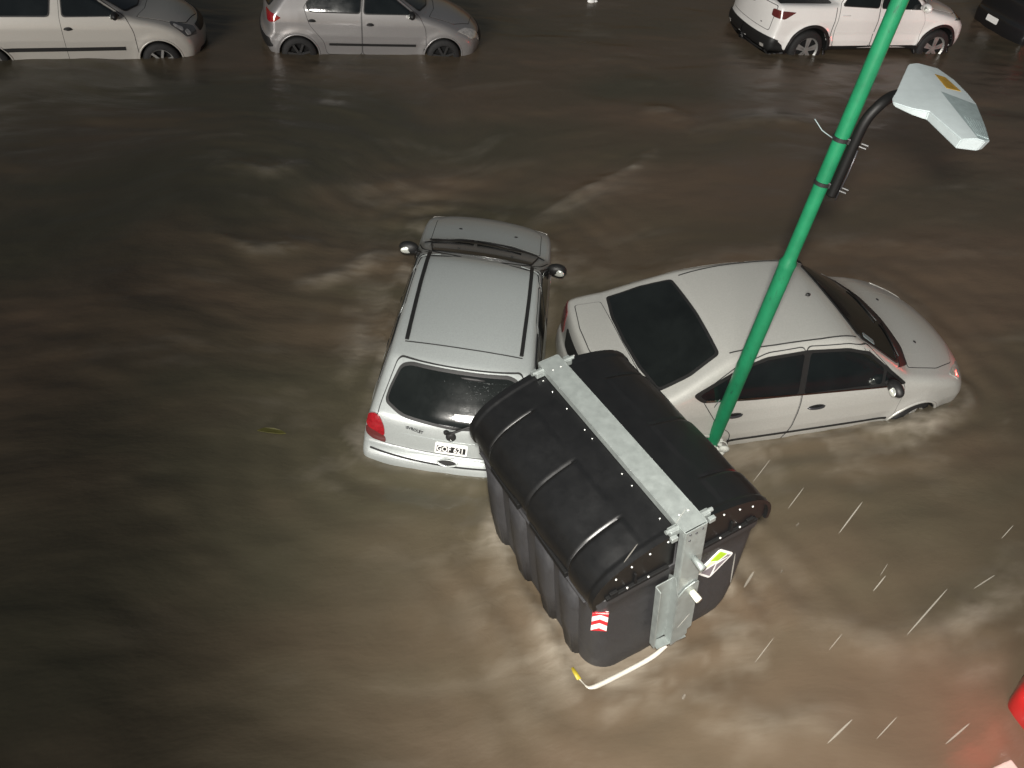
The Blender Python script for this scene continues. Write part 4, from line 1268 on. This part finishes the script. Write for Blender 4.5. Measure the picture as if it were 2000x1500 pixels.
        for i in range(len(B)): bm.faces.new((a[i - 1], a[i], b[i], b[i - 1]))
        bmesh.ops.recalc_face_normals(bm, faces=bm.faces[:])
        return bm_obj(name, bm, m, parent)
    y0, y1, z0, z1 = -.700, -.590, .80, 1.06
    FL = ((y0 + y1) / 2, (z0 + z1) / 2)
    st = quad_sticker('chevron_sticker', [(y0, z0), (y1, z0), (y1, z1), (y0, z1)], M['stwhite'], root, .010, 0, FL)
    ym = (y0 + y1) / 2
    for zc, cut in ((z1, 'top'), (.93, None), (z0 + .035, 'bot')):
        t = .052
        if cut == 'top': pts = [(y0, z1), (y0, z1 - .045), (ym, z1 - .012), (y1, z1 - .045), (y1, z1)]
        elif cut == 'bot': pts = [(y0, z0), (y1, z0), (ym, z0 + .040)]
        else: pts = [(y0, zc - t / 2 - .02), (ym, zc - t / 2 + .02), (y1, zc - t / 2 - .02), (y1, zc + t / 2 - .02), (ym, zc + t / 2 + .02), (y0, zc + t / 2 - .02)]
        quad_sticker('chevron_band', pts, M['stred'], st, .0125, 0, FL)
    # logo parallelogram : local unit square (u across, v up) mapped to the end face
    A, B_, C_, D_ = (.160, .905), (.310, .715), (.505, .905), (.355, 1.075)
    def mp(u, v):
        p = [(1 - u) * (1 - v) * A[i] + u * (1 - v) * B_[i] + u * v * C_[i] + (1 - u) * v * D_[i] for i in (0, 1)]
        return tuple(p)
    lg = quad_sticker('logo_sticker', [mp(0, 0), mp(1, 0), mp(1, 1), mp(0, 1)], M['stwhite'], root, .004, .035)
    quad_sticker('logo_green', [mp(.10, .52), mp(.50, .62), mp(.62, .92), mp(.12, .92)], M['stgreen'], lg, .0062, .01)
    quad_sticker('logo_pale', [mp(.10, .06), mp(.13, .06), mp(.45, .56), mp(.10, .50)], M['stpale'], lg, .0061, .005)
    quad_sticker('logo_grey', [mp(.24, .07), mp(.88, .07), mp(.54, .50)], M['stgrey'], lg, .0063)
    quad_sticker('logo_grey', [mp(.90, .22), mp(.90, .86), mp(.62, .50)], M['stgrey'], lg, .0064)
    quad_sticker('logo_grey', [mp(.70, .90), mp(.92, .92), mp(.60, .66)], M['stgrey'], lg, .0065)
    # pedal bar round the foot
    pts = []
    ctrl = [(.92, -.10, .23), (.91, -.20, .125), (.895, -.45, .108), (.88, -.70, .106), (.865, -.775, .106), (.78, -.790, .106), (.649, -.787, .10), (.2, -.77, .06), (-.7, -.76, .0)]
    c = np.array(ctrl)
    for _ in range(3):
        q = [c[0]]
        for a, b in zip(c[:-1], c[1:]): q += [.75 * a + .25 * b, .25 * a + .75 * b]
        c = np.array(q + [c[-1]])
    tube('pedal_bar', c.tolist(), .019, M['offwhite'], root, 10)
    tube('yellow_sleeve', [(.775, -.791, .112), (.67, -.789, .108)], .024, M['yellow'], root, 10)
    return root

# ------------------------------------------------------------------ lamp post
PX, PY = 2.05, 5.632
def build_post():
    root = empty('lamp_post', (PX - .07, PY, -.35), (0, RAD(1.4), 0))
    tag(root, 'green lamp post with a grey lamp head on a black bracket, beside the silver saloon', 'lamp post')
    # stepped pole with rings of weld and dents
    zs = np.concatenate([np.linspace(0, 2.62, 60), np.linspace(2.66, 5.6, 60)])
    n = 24
    rng = np.random.RandomState(3)
    V = []
    for z in zs:
        r = .066 if z < 2.64 else .054
        r += .006 * math.exp(-((z - 2.62) / .03) ** 2) + .003 * math.exp(-((z - 1.5) / .02) ** 2)
        r *= 1 + .0012 * rng.randn()
        for k in range(n):
            a = 2 * math.pi * k / n
            V.append((r * math.cos(a), r * math.sin(a), z))
    F = []
    for i in range(len(zs) - 1):
        for k in range(n): F.append((i * n + k, i * n + (k + 1) % n, (i + 1) * n + (k + 1) % n, (i + 1) * n + k))
    new_mesh('pole', V, F, M['green'], root)
    # bracket
    def rel(p): return (p[0] - PX, p[1] - PY, p[2] + .35)
    ax = Vector((.80, -.45, 0)).normalized()
    off = ax * .095
    arm = [(off.x, off.y, 2.92 + .35), (off.x, off.y, 3.1 + .35), (off.x * 1.02, off.y * 1.02, 3.35 + .35), (off.x * 1.1, off.y * .9, 3.52 + .35),
           (.16, -.02, 3.64 + .35), (.24, .07, 3.655 + .35), (.32, .14, 3.65 + .35), (.40, .21, 3.64 + .35)]
    c = np.array(arm)
    for _ in range(2):
        q = [c[0]]
        for a, b in zip(c[:-1], c[1:]): q += [.75 * a + .25 * b, .25 * a + .75 * b]
        c = np.array(q + [c[-1]])
    tube('bracket_arm', c.tolist(), .038, M['blackarm'], root, 12)
    for z in (2.99, 3.34):
        bm = bmesh.new()
        zz = z + .35
        add_cyl(bm, (0, 0, zz - .014), (0, 0, zz + .014), .062, n=24)
        add_box(bm, (off.x * .8, off.y * .8, zz), (.10, .05, .045), (0, 0, math.atan2(ax.y, ax.x)), .006)
        cl = bm_obj('clamp', bm, M['trim'], root)
        bm = bmesh.new()
        s = ax.cross(Vector((0, 0, 1)))
        for d in (-1, 1):
            p = ax * .14 + s * .03 * d
            add_cyl(bm, (p.x, p.y, zz), (p.x + ax.x * .05, p.y + ax.y * .05, zz), .009, n=8)
        bm_obj('clamp_bolts', bm, M['steel'], cl)
    # stray wire end and thin cable down the bracket
    tube('wire', [(-.06, .0, 3.33 + .35), (-.14, .03, 3.36 + .35), (-.21, .06, 3.42 + .35)], .004, M['lamp_rib'], root, 6)
    tube('wire', [(off.x * 1.45, off.y * 1.5, 3.30 + .35), (off.x * 1.5, off.y * 1.55, 3.1 + .35), (off.x * 1.42, off.y * 1.45, 2.90 + .35)], .006, M['lettering'], root, 6)
    # lamp head: outline (world, at lamp height) with a ridge
    z0 = 3.66
    out = [(2.50, 6.17), (2.74, 6.235), (2.83, 6.09), (2.865, 5.88), (2.87, 5.70), (2.79, 5.30), (2.73, 5.06), (2.68, 5.02), (2.53, 5.01), (2.44, 5.40), (2.345, 5.445), (2.245, 5.54), (2.255, 5.60), (2.345, 5.80)]
    # two sloping roof planes meeting in one ridge; the front half of the right one is ribbed
    r0, r1 = Vector((2.565, 6.188)), Vector((2.625, 5.016))
    rdir = (r1 - r0).normalized(); rn = Vector((-rdir.y, rdir.x))
    def top(x, y): return z0 + .078 - .17 * abs((Vector((x, y)) - r0).dot(rn))
    def pt(x, y, z): return rel((x, y, z))
    bm = bmesh.new()
    cx, cy = np.mean(out, 0)
    rm = r0.lerp(r1, .40)
    ring_ = [out[0], tuple(r0)] + out[1:8] + [tuple(r1)] + out[8:]
    o_t = [bm.verts.new(pt(x, y, top(x, y))) for x, y in ring_]
    o_b = [bm.verts.new(pt(cx + (x - cx) * .92, cy + (y - cy) * .96, z0 - .012)) for x, y in ring_]
    mid = bm.verts.new(pt(rm.x, rm.y, top(*rm)))
    N = len(ring_)
    for i in range(N): bm.faces.new((o_b[i - 1], o_b[i], o_t[i], o_t[i - 1]))
    bm.faces.new(o_b[::-1])
    # ring_: 0 out0, 1 ridge start, 2..8 out1..out7, 9 ridge end, 10.. out8..out13
    bm.faces.new([o_t[1], mid, o_t[9]] + o_t[10:] + [o_t[0]])
    bm.faces.new([o_t[1]] + o_t[2:6] + [mid])
    bm.faces.new([mid] + o_t[5:10]).material_index = 1
    bmesh.ops.recalc_face_normals(bm, faces=bm.faces[:])
    bmesh.ops.bevel(bm, geom=bm.edges[:], offset=.007, segments=2, affect='EDGES')
    lamp_bvh = BVHTree.FromBMesh(bm)
    lh = bm_obj('lamp_head', bm, None, root, True, [M['lamp_grey'], M['lamp_rib']])
    md = lh.modifiers.new('es', 'EDGE_SPLIT'); md.split_angle = RAD(20)
    # fins on the sloping front
    bm = bmesh.new()
    for k in range(7):
        t = k / 6
        t = .08 + .84 * t
        a = Vector((2.635, 5.34)).lerp(Vector((2.785, 5.34)), t); b = Vector((2.635, 5.075)).lerp(Vector((2.722, 5.075)), t)
        a = Vector((a.x, a.y, top(*a) + .002)); b = Vector((b.x, b.y, top(*b) + .002))
        add_cyl(bm, rel(a), rel(b), .0045, n=6)
    bm_obj('cooling_fins', bm, M['lamp_rib'], lh)
    bm = bmesh.new()
    q = [Vector(p) for p in ((2.66, 6.05), (2.745, 6.06), (2.80, 5.86), (2.675, 5.82))]
    g_ = 6; grid = []
    for i in range(g_):
        row = []
        for k in range(g_):
            u_, w_ = i / (g_ - 1), k / (g_ - 1)
            p = q[0] * (1 - u_) * (1 - w_) + q[1] * u_ * (1 - w_) + q[2] * u_ * w_ + q[3] * (1 - u_) * w_
            x_, y_, _z = rel((p.x, p.y, 0))
            h_ = lamp_bvh.ray_cast(Vector((x_, y_, 9)), Vector((0, 0, -1)))[0]
            row.append(bm.verts.new((x_, y_, (h_.z if h_ else z0 + .35) + .004)))
        grid.append(row)
    for i in range(g_ - 1):
        for k in range(g_ - 1): bm.faces.new((grid[i][k], grid[i + 1][k], grid[i + 1][k + 1], grid[i][k + 1]))
    bmesh.ops.recalc_face_normals(bm, faces=bm.faces[:])
    bmesh.ops.solidify(bm, geom=bm.faces[:], thickness=.003)
    bm_obj('number_sticker', bm, M['orange'], lh)
    return root

def build_rag():
    root = empty('tied_rag', (PX - .06, PY, .12))
    tag(root, 'dirty white rag and loop of wire tied round the foot of the green lamp post', 'rag')
    rng = np.random.RandomState(5)
    bm = bmesh.new()
    for k in range(9):
        a = RAD(-150 + k * 26)
        add_ball(bm, (.078 * math.cos(a), .078 * math.sin(a), .02 * rng.randn() + .03), (.03 + .012 * rng.rand(), .024, .026 + .02 * rng.rand()), (rng.rand(), rng.rand(), a))
    add_ball(bm, (.12, -.06, .02), (.055, .03, .05), (.3, .4, .2))
    add_ball(bm, (.11, -.05, -.05), (.03, .03, .06), (.1, .4, .6))
    bm_obj('knot', bm, M['cloth'], root, True)
    tube('wire_loop', [(.09 + .07 * math.cos(t), -.05 + .02 * math.sin(t), -.02 + .11 * math.sin(t)) for t in np.linspace(0, 5.6, 22)], .005, M['cloth'], root, 6)
    tube('wire_loop', [(-.08, -.02, .0), (-.12, -.02, .2), (-.11, .0, .42), (-.07, .0, .60)], .004, M['lettering'], root, 6)
    return root

# ------------------------------------------------------------------ water
def vnoise(x, y, seed=0):
    xi = np.floor(x).astype(np.int64); yi = np.floor(y).astype(np.int64)
    fx = x - xi; fy = y - yi
    fx = fx * fx * fx * (fx * (fx * 6 - 15) + 10); fy = fy * fy * fy * (fy * (fy * 6 - 15) + 10)
    def hsh(a, b):
        h = (a * 374761393 + b * 668265263 + seed * 974634777) & 0xFFFFFFFF
        h = ((h ^ (h >> 13)) * 1274126177) & 0xFFFFFFFF
        return ((h ^ (h >> 16)) & 0xFFFF) / 65535.0
    a, b, c, d = hsh(xi, yi), hsh(xi + 1, yi), hsh(xi, yi + 1), hsh(xi + 1, yi + 1)
    return (a * (1 - fx) + b * fx) * (1 - fy) + (c * (1 - fx) + d * fx) * fy - .5

def fbm(x, y, o=4, seed=0, gain=.5):
    v = 0; a = 1
    for i in range(o):
        v = v + a * vnoise(x, y, seed + i * 17)
        x, y = x * 1.93 + 11.3, y * 1.93 + 5.7; a *= gain
    return v

def seg_dist(x, y, pts):
    d = np.full(x.shape, 1e9); tt = np.zeros(x.shape)
    n = len(pts) - 1
    for i in range(n):
        a, b = np.array(pts[i]), np.array(pts[i + 1]); e = b - a
        t = np.clip(((x - a[0]) * e[0] + (y - a[1]) * e[1]) / (e @ e), 0, 1)
        dd = np.hypot(x - a[0] - t * e[0], y - a[1] - t * e[1])
        tt = np.where(dd < d, (i + t) / n, tt); d = np.minimum(d, dd)
    return d, tt

def rect_dist(x, y, c, yaw, l, w, r=.3):
    ca, sa = math.cos(yaw), math.sin(yaw)
    u = np.abs((x - c[0]) * ca + (y - c[1]) * sa) - l / 2 + r
    v = np.abs(-(x - c[0]) * sa + (y - c[1]) * ca) - w / 2 + r
    return np.hypot(np.maximum(u, 0), np.maximum(v, 0)) + np.minimum(np.maximum(u, v), 0) - r

def build_water():
    dx = .055
    xs = np.r_[-90, -60, -40, -28, -21, -17, np.arange(-14, 17, dx), 19, 23, 30, 42, 60, 90]
    ys = np.r_[-60, -35, -18, -9, -4, -1.5, np.arange(.4, 26.5, dx), 28, 31, 36, 44, 60, 90]
    X, Y = np.meshgrid(xs, ys, indexing='ij')
    # flow direction along the street with swirls
    th = RAD(20)
    wx = X + .9 * fbm(X * .22, Y * .22, 3, 3); wy = Y + .9 * fbm(X * .22 + 40, Y * .22, 3, 9)
    # eddy left of the wagon
    ex, ey = -3.0, 9.6
    r = np.hypot(X - ex, Y - ey); ang = .9 * np.exp(-(r / 2.4) ** 2)
    ca, sa = np.cos(ang), np.sin(ang)
    wx, wy = ex + (wx - ex) * ca - (wy - ey) * sa, ey + (wx - ex) * sa + (wy - ey) * ca
    u = wx * math.cos(th) + wy * math.sin(th); v = -wx * math.sin(th) + wy * math.cos(th)
    H_MID = .026
    H = .032 * fbm(u * .50, v * 1.05, 3, 1) + H_MID * fbm(u * 1.1, v * 2.4, 3, 21) + .005 * fbm(u * 3.0, v * 6.0, 3, 41)
    # obstacles
    obs = [rect_dist(X, Y, (-.53, 6.99), RAD(90.5), 4.02, 1.6), rect_dist(X, Y, (2.68, 6.93), RAD(21.9), 4.4, 1.8), rect_dist(X, Y, (1.03, 4.18), RAD(-56.3), 1.75, 1.4, .2)]
    D = np.minimum.reduce(obs)
    near = np.exp(-np.maximum(D, 0) / .45)
    H += near * (.030 * fbm(X * 2.2, Y * 2.2, 3, 61) + .014 * fbm(X * 6, Y * 6, 3, 71))
    H += .010 * np.exp(-((D - .14) / .07) ** 2) * (.6 + 1.4 * fbm(X * 1.3, Y * 1.3, 2, 5))
    H += .014 * np.sin(D * 16 + 4 * fbm(X * .8, Y * .8, 2, 8)) * np.exp(-np.maximum(D - .2, 0) / .7) * (D > 0)
    foam = np.zeros_like(H)
    # wake ridges off the wagon's nose, current bumps, and a reflection painted as foam
    for pts, w, a, f in (([(-.05, 9.35), (.5, 10.13), (1.3, 11.15), (1.75, 11.9)], .11, .050, .95), ([(.9, 8.1), (2.2, 9.0), (4.2, 9.9), (6.5, 10.4)], .22, .035, .25),
                         ([(-2.6, 7.35), (-2.1, 7.7), (-1.6, 8.35)], .12, .05, .8), ([(-3.9, 8.2), (-3.2, 7.95), (-2.5, 8.3)], .13, .045, .55),
                         ([(-4.4, 9.9), (-3.6, 9.75), (-3.1, 10.1)], .16, .04, .5), ([(-1.7, 6.9), (-1.62, 6.4), (-1.72, 5.9)], .12, .035, .6),
                         ([(-.05, 4.6), (.1, 4.2), (.42, 3.6), (.75, 3.0)], .09, .035, .55), ([(2.2, 12.6), (3.4, 13.4), (5.0, 13.7)], .25, .05, .35),
                         ([(1.5, 13.3), (2.0, 13.25), (2.4, 13.0)], .22, .05, .4), ([(-3.4, 9.4), (-1.5, 9.9), (.1, 11.2)], .25, .04, .15),
                         ([(2.4, 3.9), (3.3, 3.75), (4.2, 4.2)], .18, .04, .25), ([(3.5, 3.75), (4.3, 4.25), (5.2, 5.0)], .20, .045, .5), ([(3.7, 3.45), (4.4, 3.95), (5.3, 4.7)], .12, .035, .4), ([(3.6, 6.15), (4.1, 6.25), (4.7, 6.75), (5.0, 7.1)], .13, .045, .9), ([(.45, 7.9), (.8, 7.6), (1.3, 7.75), (2.0, 8.2)], .28, .04, .45), ([(1.3, 3.05), (2.2, 2.9), (3.0, 3.2)], .16, .035, .3)):  # the two diagonal streaks at lower right paint a grey sheen as foam
        d, t = seg_dist(X, Y, pts)
        d = d + .12 * fbm(X * 2.5, Y * 2.5, 3, 91)
        env = np.sin(np.clip(t, 0, 1) * math.pi) ** .6
        H += a * np.exp(-(d / w) ** 2) * env
        foam = np.maximum(foam, f * np.exp(-(d / (w * .9)) ** 2) * env)
    st = fbm(u * .8, v * 2.8, 4, 33, .6)
    foam = foam * np.clip(.55 + 1.6 * fbm(u * 2.0, v * 6, 4, 77, .6), 0, 1.3)
    foam += near * np.clip(2.6 * fbm(X * 2.3 + .4 * st, Y * 2.3, 5, 55, .62) - .25, 0, 1) * .55
    foam += .50 * np.exp(-((D - .05) / .055) ** 2) * np.clip(.35 + 1.7 * fbm(X * 2.6, Y * 2.6, 4, 140), 0, 1)
    foam += np.clip(st * 2.0 - .65, 0, 1) * .30 * np.clip(.6 + fbm(X * .3, Y * .3, 2, 15), 0, 1)
    H *= np.clip(1 - np.maximum(np.hypot(X, Y - 8) - 16, 0) / 6, 0, 1)
    # mud colour drift, redder to the right; red reflections painted in as patches
    silt_glow = .45 + .22 * np.tanh((X - .8) / 2.5) + 1.0 * fbm(u * .30, v * .7, 4, 101)
    for (px, py, rr) in ((-1.4, 9.8, 1.0), (1.9, 13.1, .9), (.9, 10.6, .8), (5.5, 9.5, 1.6), (3.5, 11.5, 1.2)):
        silt_glow = silt_glow + .9 * np.exp(-(((X - px) * .94 + (Y - py) * .34) / (rr * 1.5)) ** 2 - ((-(X - px) * .34 + (Y - py) * .94) / (rr * .6)) ** 2)
    silt_glow = np.clip(silt_glow, 0, 1.3)
    d, t = seg_dist(X, Y, [(-.05, 9.35), (.5, 10.13), (1.3, 11.15)])
    side = np.where((X - .5) * (11.15 - 9.35) - (Y - 10.13) * 1.35 > 0, 3.2, .8)
    foam = np.maximum(foam, .62 * np.exp(-(d / (.07 * side * (.6 + t))) ** 2) * np.sin(np.clip(t * .93 + .05, 0, 1) * math.pi) ** .5 * (.75 + .5 * fbm(u * 1.5, v * 6, 3, 200)))
    turb = 1.3 * np.exp(-np.maximum(D, 0) / .9) * np.clip(.55 + 1.1 * fbm(X * .7, Y * .7, 3, 121), 0, 1.2)
    nx, ny = X.shape
    idx = np.arange(nx * ny).reshape(nx, ny)
    q = np.stack([idx[:-1, :-1], idx[1:, :-1], idx[1:, 1:], idx[:-1, 1:]], -1).reshape(-1, 4)
    me = bpy.data.meshes.new('water')
    co = np.stack([X, Y, H], -1).reshape(-1, 3).astype(np.float32)
    me.vertices.add(len(co)); me.vertices.foreach_set('co', co.ravel())
    me.loops.add(q.size); me.loops.foreach_set('vertex_index', q.ravel().astype(np.int32))
    me.polygons.add(len(q)); me.polygons.foreach_set('loop_start', np.arange(0, q.size, 4, dtype=np.int32))
    me.polygons.foreach_set('loop_total', np.full(len(q), 4, np.int32))
    me.update(calc_edges=True)
    me.polygons.foreach_set('use_smooth', np.ones(len(q), bool))
    for nm, arr in (('foam', foam), ('silt_glow', silt_glow), ('flow_u', u), ('flow_v', v), ('turb', turb)):
        at = me.attributes.new(nm, 'FLOAT', 'POINT'); at.data.foreach_set('value', arr.ravel().astype(np.float32))
    m = bpy.data.materials.new('muddy_water'); m.use_nodes = True
    nt = m.node_tree; b = nt.nodes['Principled BSDF']; lk = nt.links.new
    def attr(n):
        a = nt.nodes.new('ShaderNodeAttribute'); a.attribute_name = n; return a.outputs['Fac']
    cb = nt.nodes.new('ShaderNodeCombineXYZ'); lk(attr('flow_u'), cb.inputs[0]); lk(attr('flow_v'), cb.inputs[1])
    def noise(sc, det, su, sv):
        mp_ = nt.nodes.new('ShaderNodeVectorMath'); mp_.operation = 'MULTIPLY'; mp_.inputs[1].default_value = (su, sv, 1); lk(cb.outputs[0], mp_.inputs[0])
        n = nt.nodes.new('ShaderNodeTexNoise'); n.inputs['Scale'].default_value = sc; n.inputs['Detail'].default_value = det; n.inputs['Roughness'].default_value = .6
        lk(mp_.outputs[0], n.inputs['Vector']); return n.outputs[0]
    mix = nt.nodes.new('ShaderNodeMix'); mix.data_type = 'RGBA'
    mix.inputs['A'].default_value = (.072, .064, .042, 1); mix.inputs['B'].default_value = (.112, .080, .054, 1)
    lk(attr('silt_glow'), mix.inputs['Factor'])
    mix2 = nt.nodes.new('ShaderNodeMix'); mix2.data_type = 'RGBA'
    lk(mix.outputs['Result'], mix2.inputs['A']); mix2.inputs['B'].default_value = (.26, .23, .185, 1)
    ff = nt.nodes.new('ShaderNodeMath'); ff.operation = 'MULTIPLY'
    mr = nt.nodes.new('ShaderNodeMapRange'); mr.inputs['From Min'].default_value = .30; mr.inputs['From Max'].default_value = .70; mr.inputs['To Min'].default_value = .35; mr.inputs['To Max'].default_value = 1.15
    lk(noise(3.0, 6, .6, 2.4), mr.inputs[0])
    lk(attr('foam'), ff.inputs[0]); lk(mr.outputs[0], ff.inputs[1]); ff.use_clamp = True
    lk(ff.outputs[0], mix2.inputs['Factor'])
    lk(mix2.outputs['Result'], b.inputs['Base Color'])
    b.inputs['Roughness'].default_value = .32
    b.inputs['IOR'].default_value = 1.33
    bp = nt.nodes.new('ShaderNodeBump'); bp.inputs['Strength'].default_value = .19; bp.inputs['Distance'].default_value = .03
    ad = nt.nodes.new('ShaderNodeMath'); ad.operation = 'ADD'
    lk(noise(1.6, 4, .6, 1.5), ad.inputs[0]); lk(noise(5.0, 3, .7, 1.5), ad.inputs[1])
    nr = nt.nodes.new('ShaderNodeMath'); nr.operation = 'MULTIPLY_ADD'
    gp = nt.nodes.new('ShaderNodeNewGeometry'); n3 = nt.nodes.new('ShaderNodeTexNoise'); n3.inputs['Scale'].default_value = 7; n3.inputs['Detail'].default_value = 5; n3.inputs['Distortion'].default_value = 1.2
    lk(gp.outputs['Position'], n3.inputs['Vector'])
    lk(n3.outputs[0], nr.inputs[0]); lk(attr('turb'), nr.inputs[1]); lk(ad.outputs[0], nr.inputs[2])
    lk(nr.outputs[0], bp.inputs['Height']); lk(bp.outputs[0], b.inputs['Normal'])
    me.materials.append(m)
    o = bpy.data.objects.new('water', me); COL.objects.link(o)
    tag(o, None, None, None, 'structure')
    # street bed under the flood
    bm = bmesh.new(); add_box(bm, (0, 8, -.45), (180, 150, .1)); g = bm_obj('ground', bm, mat('asphalt', (.05, .05, .05), .9, var=.2, var_scale=3)); tag(g, kind='structure')

# ------------------------------------------------------------------ small floating and falling things
def build_small():
    bm = bmesh.new()
    pts = [(-.13, -.01), (-.07, .025), (.02, .032), (.10, .02), (.14, 0), (.09, -.022), (0, -.03), (-.08, -.024)]
    a = [bm.verts.new((x, y, .02 + .012 * math.cos(x * 14))) for x, y in pts]; b = [bm.verts.new((x, y, .012 + .012 * math.cos(x * 14))) for x, y in pts]
    bm.faces.new(a); bm.faces.new(b[::-1])
    for i in range(len(pts)): bm.faces.new((a[i - 1], b[i - 1], b[i], a[i]))
    o = bm_obj('floating_leaf', bm, M['leaf']); o.location = (-2.17, 5.12, .02)
    tag(o, 'dull yellow leaf floating alone on the dark water at the left', 'leaf')
    bm = bmesh.new(); add_box(bm, (0, 0, 0), (.34, .22, .05), None, .015)
    o = bm_obj('foam_board', bm, M['foamboard']); o.location = (3.93, 2.74, .0); o.rotation_euler = (.05, .08, .5)
    tag(o, 'white piece of foam board floating at the lower right corner', 'debris')
    bm = bmesh.new(); add_ball(bm, (0, 0, 0), (.10, .05, .05)); add_cyl(bm, (.08, 0, 0), (.16, 0, 0), .03, .018, 10)
    o = bm_obj('plastic_bottle', bm, M['plate'], None, True); o.location = (.58, 18.05, .03); o.rotation_euler = (0, .1, .6)
    tag(o, 'small pale bottle floating far off at the top of the photo', 'bottle')
    # falling rain caught by the light: real drops drawn out as they fall
    DR = [((1.61, 2.45, 3.2), (1.47, 2.28, 3.0), .0035), ((1.26, 2.22, 3.2), (1.28, 2.27, 3.1), .004), ((1.89, 2.07, 3.2), (1.62, 1.79, 3.0), .0035), ((1.45, 1.52, 3.2), (1.47, 1.545, 3.1), .0075),
          ((1.34, 1.42, 3.2), (1.25, 1.35, 3.0), .004), ((1.76, 1.46, 3.2), (1.69, 1.41, 3.0), .0035), ((1.05, 1.97, 3.2), (1.04, 1.97, 3.0), .006), ((.73, 1.40, 3.2), (.74, 1.42, 3.1), .006),
          ((-.20, 1.25, 3.2), (-.215, 1.28, 3.1), .007), ((1.15, 1.97, 3.2), (1.18, 2.02, 3.1), .004), ((.98, 2.07, 3.2), (.99, 1.96, 3.0), .003), ((2.07, 2.11, 3.2), (2.02, 2.12, 3.0), .003)]
    rg = np.random.RandomState(12)
    DR = [q for q in DR if q[2] < .0065]
    for k in range(12):
        c = np.array([rg.uniform(.55, 2.25), rg.uniform(1.25, 2.7), rg.uniform(2.9, 3.3)])
        d = np.array([-.105, -.120, -.15]) * rg.uniform(.25, 1.0) + rg.randn(3) * .006
        DR.append((tuple(c + d / 2), tuple(c - d / 2), rg.choice([.0014, .0018, .0022, .003])))
    first = None
    for k, (a, b, r) in enumerate(DR):
        a, b = Vector(a), Vector(b)
        d = b - a; Ln = d.length * .6
        if first is None:
            bm = bmesh.new()
            r_ = bmesh.ops.create_icosphere(bm, subdivisions=2, radius=1.0)
            o = bm_obj('raindrop', bm, M['drop'], None, True); first = o
        else:
            o = first.copy(); COL.objects.link(o)
        o.location = (a + b) / 2
        o.rotation_euler = d.to_track_quat('Z', 'Y').to_euler()
        o.scale = (r, r, Ln / 2)
        tag(o, 'thin pale streak of falling rain over the brown water', 'raindrop', 'falling raindrops')

M['drop'] = mat('rain_drop', (.20, .19, .17), .4, 0, .2)
M['drop'].node_tree.nodes['Principled BSDF'].inputs['Alpha'].default_value = .16

# ------------------------------------------------------------------ unseen lamp added beside the camera for the night falloff, on an invented post
def build_lit_lamp():
    root = empty('added_lamp', (.12, -1.05, -.2))
    tag(root, 'unseen lamp beside the camera, added for the night falloff', 'added lamp')
    bm = bmesh.new(); add_cyl(bm, (0, 0, 0), (0, 0, 6.5), .09, .05, 16); bm_obj('pole', bm, M['green'], root, True)
    tube('arm', [(0, 0, 6.4), (-.05, .2, 6.62), (-.1, .4, 6.70), (-.12, .6, 6.70)], .035, M['trim'], root, 10)
    bm = bmesh.new(); add_box(bm, (-.15, .85, 6.71), (.26, .62, .09), (0, 0, .1), .03); bm_obj('lamp_head', bm, M['lamp_grey'], root)
    bm = bmesh.new(); add_box(bm, (-.15, .85, 6.656), (.20, .48, .012), (0, 0, .1)); bm_obj('lamp_panel', bm, M['ledlit'], root)
    ld = bpy.data.lights.new('lamp_light', 'SPOT')
    ld.energy = LAMP_W; ld.color = (1.0, .96, .885); ld.spot_size = RAD(98); ld.spot_blend = 1.0; ld.shadow_soft_size = .2
    lo = bpy.data.objects.new('lamp_light', ld); COL.objects.link(lo); lo.parent = root
    lo.location = (-.15, .9, 6.60)
    lo.rotation_euler = (Vector((3.9, 7.0, -6.3)) * -1).to_track_quat('Z', 'Y').to_euler()
LAMP_W = 3500

build_water()
build_wagon()
build_saloon()
build_hatch()
build_old_hatch()
build_pickup()
build_dark_car()
lit_root, _ = build_lit_car()
def copy_tree(o, parent=None):
    c = o.copy(); COL.objects.link(c)
    if parent: c.parent = parent
    if c.type == 'LIGHT': c.data = o.data.copy(); c.data.energy = ADDED_RED_W; c.data.shadow_soft_size = .5
    for ch in list(o.children): copy_tree(ch, c)
    return c
ADDED_RED_W = 200
far_lit = copy_tree(lit_root)          # unseen copy added to throw red light from beyond the right edge
far_lit.location = (18.5, 15.2, -.35); far_lit.rotation_euler = (0, 0, RAD(20))
tag(far_lit, 'unseen copy of the lit vehicle, added to throw red light from the right')
build_container()
build_post()
build_rag()
build_lit_lamp()
build_small()
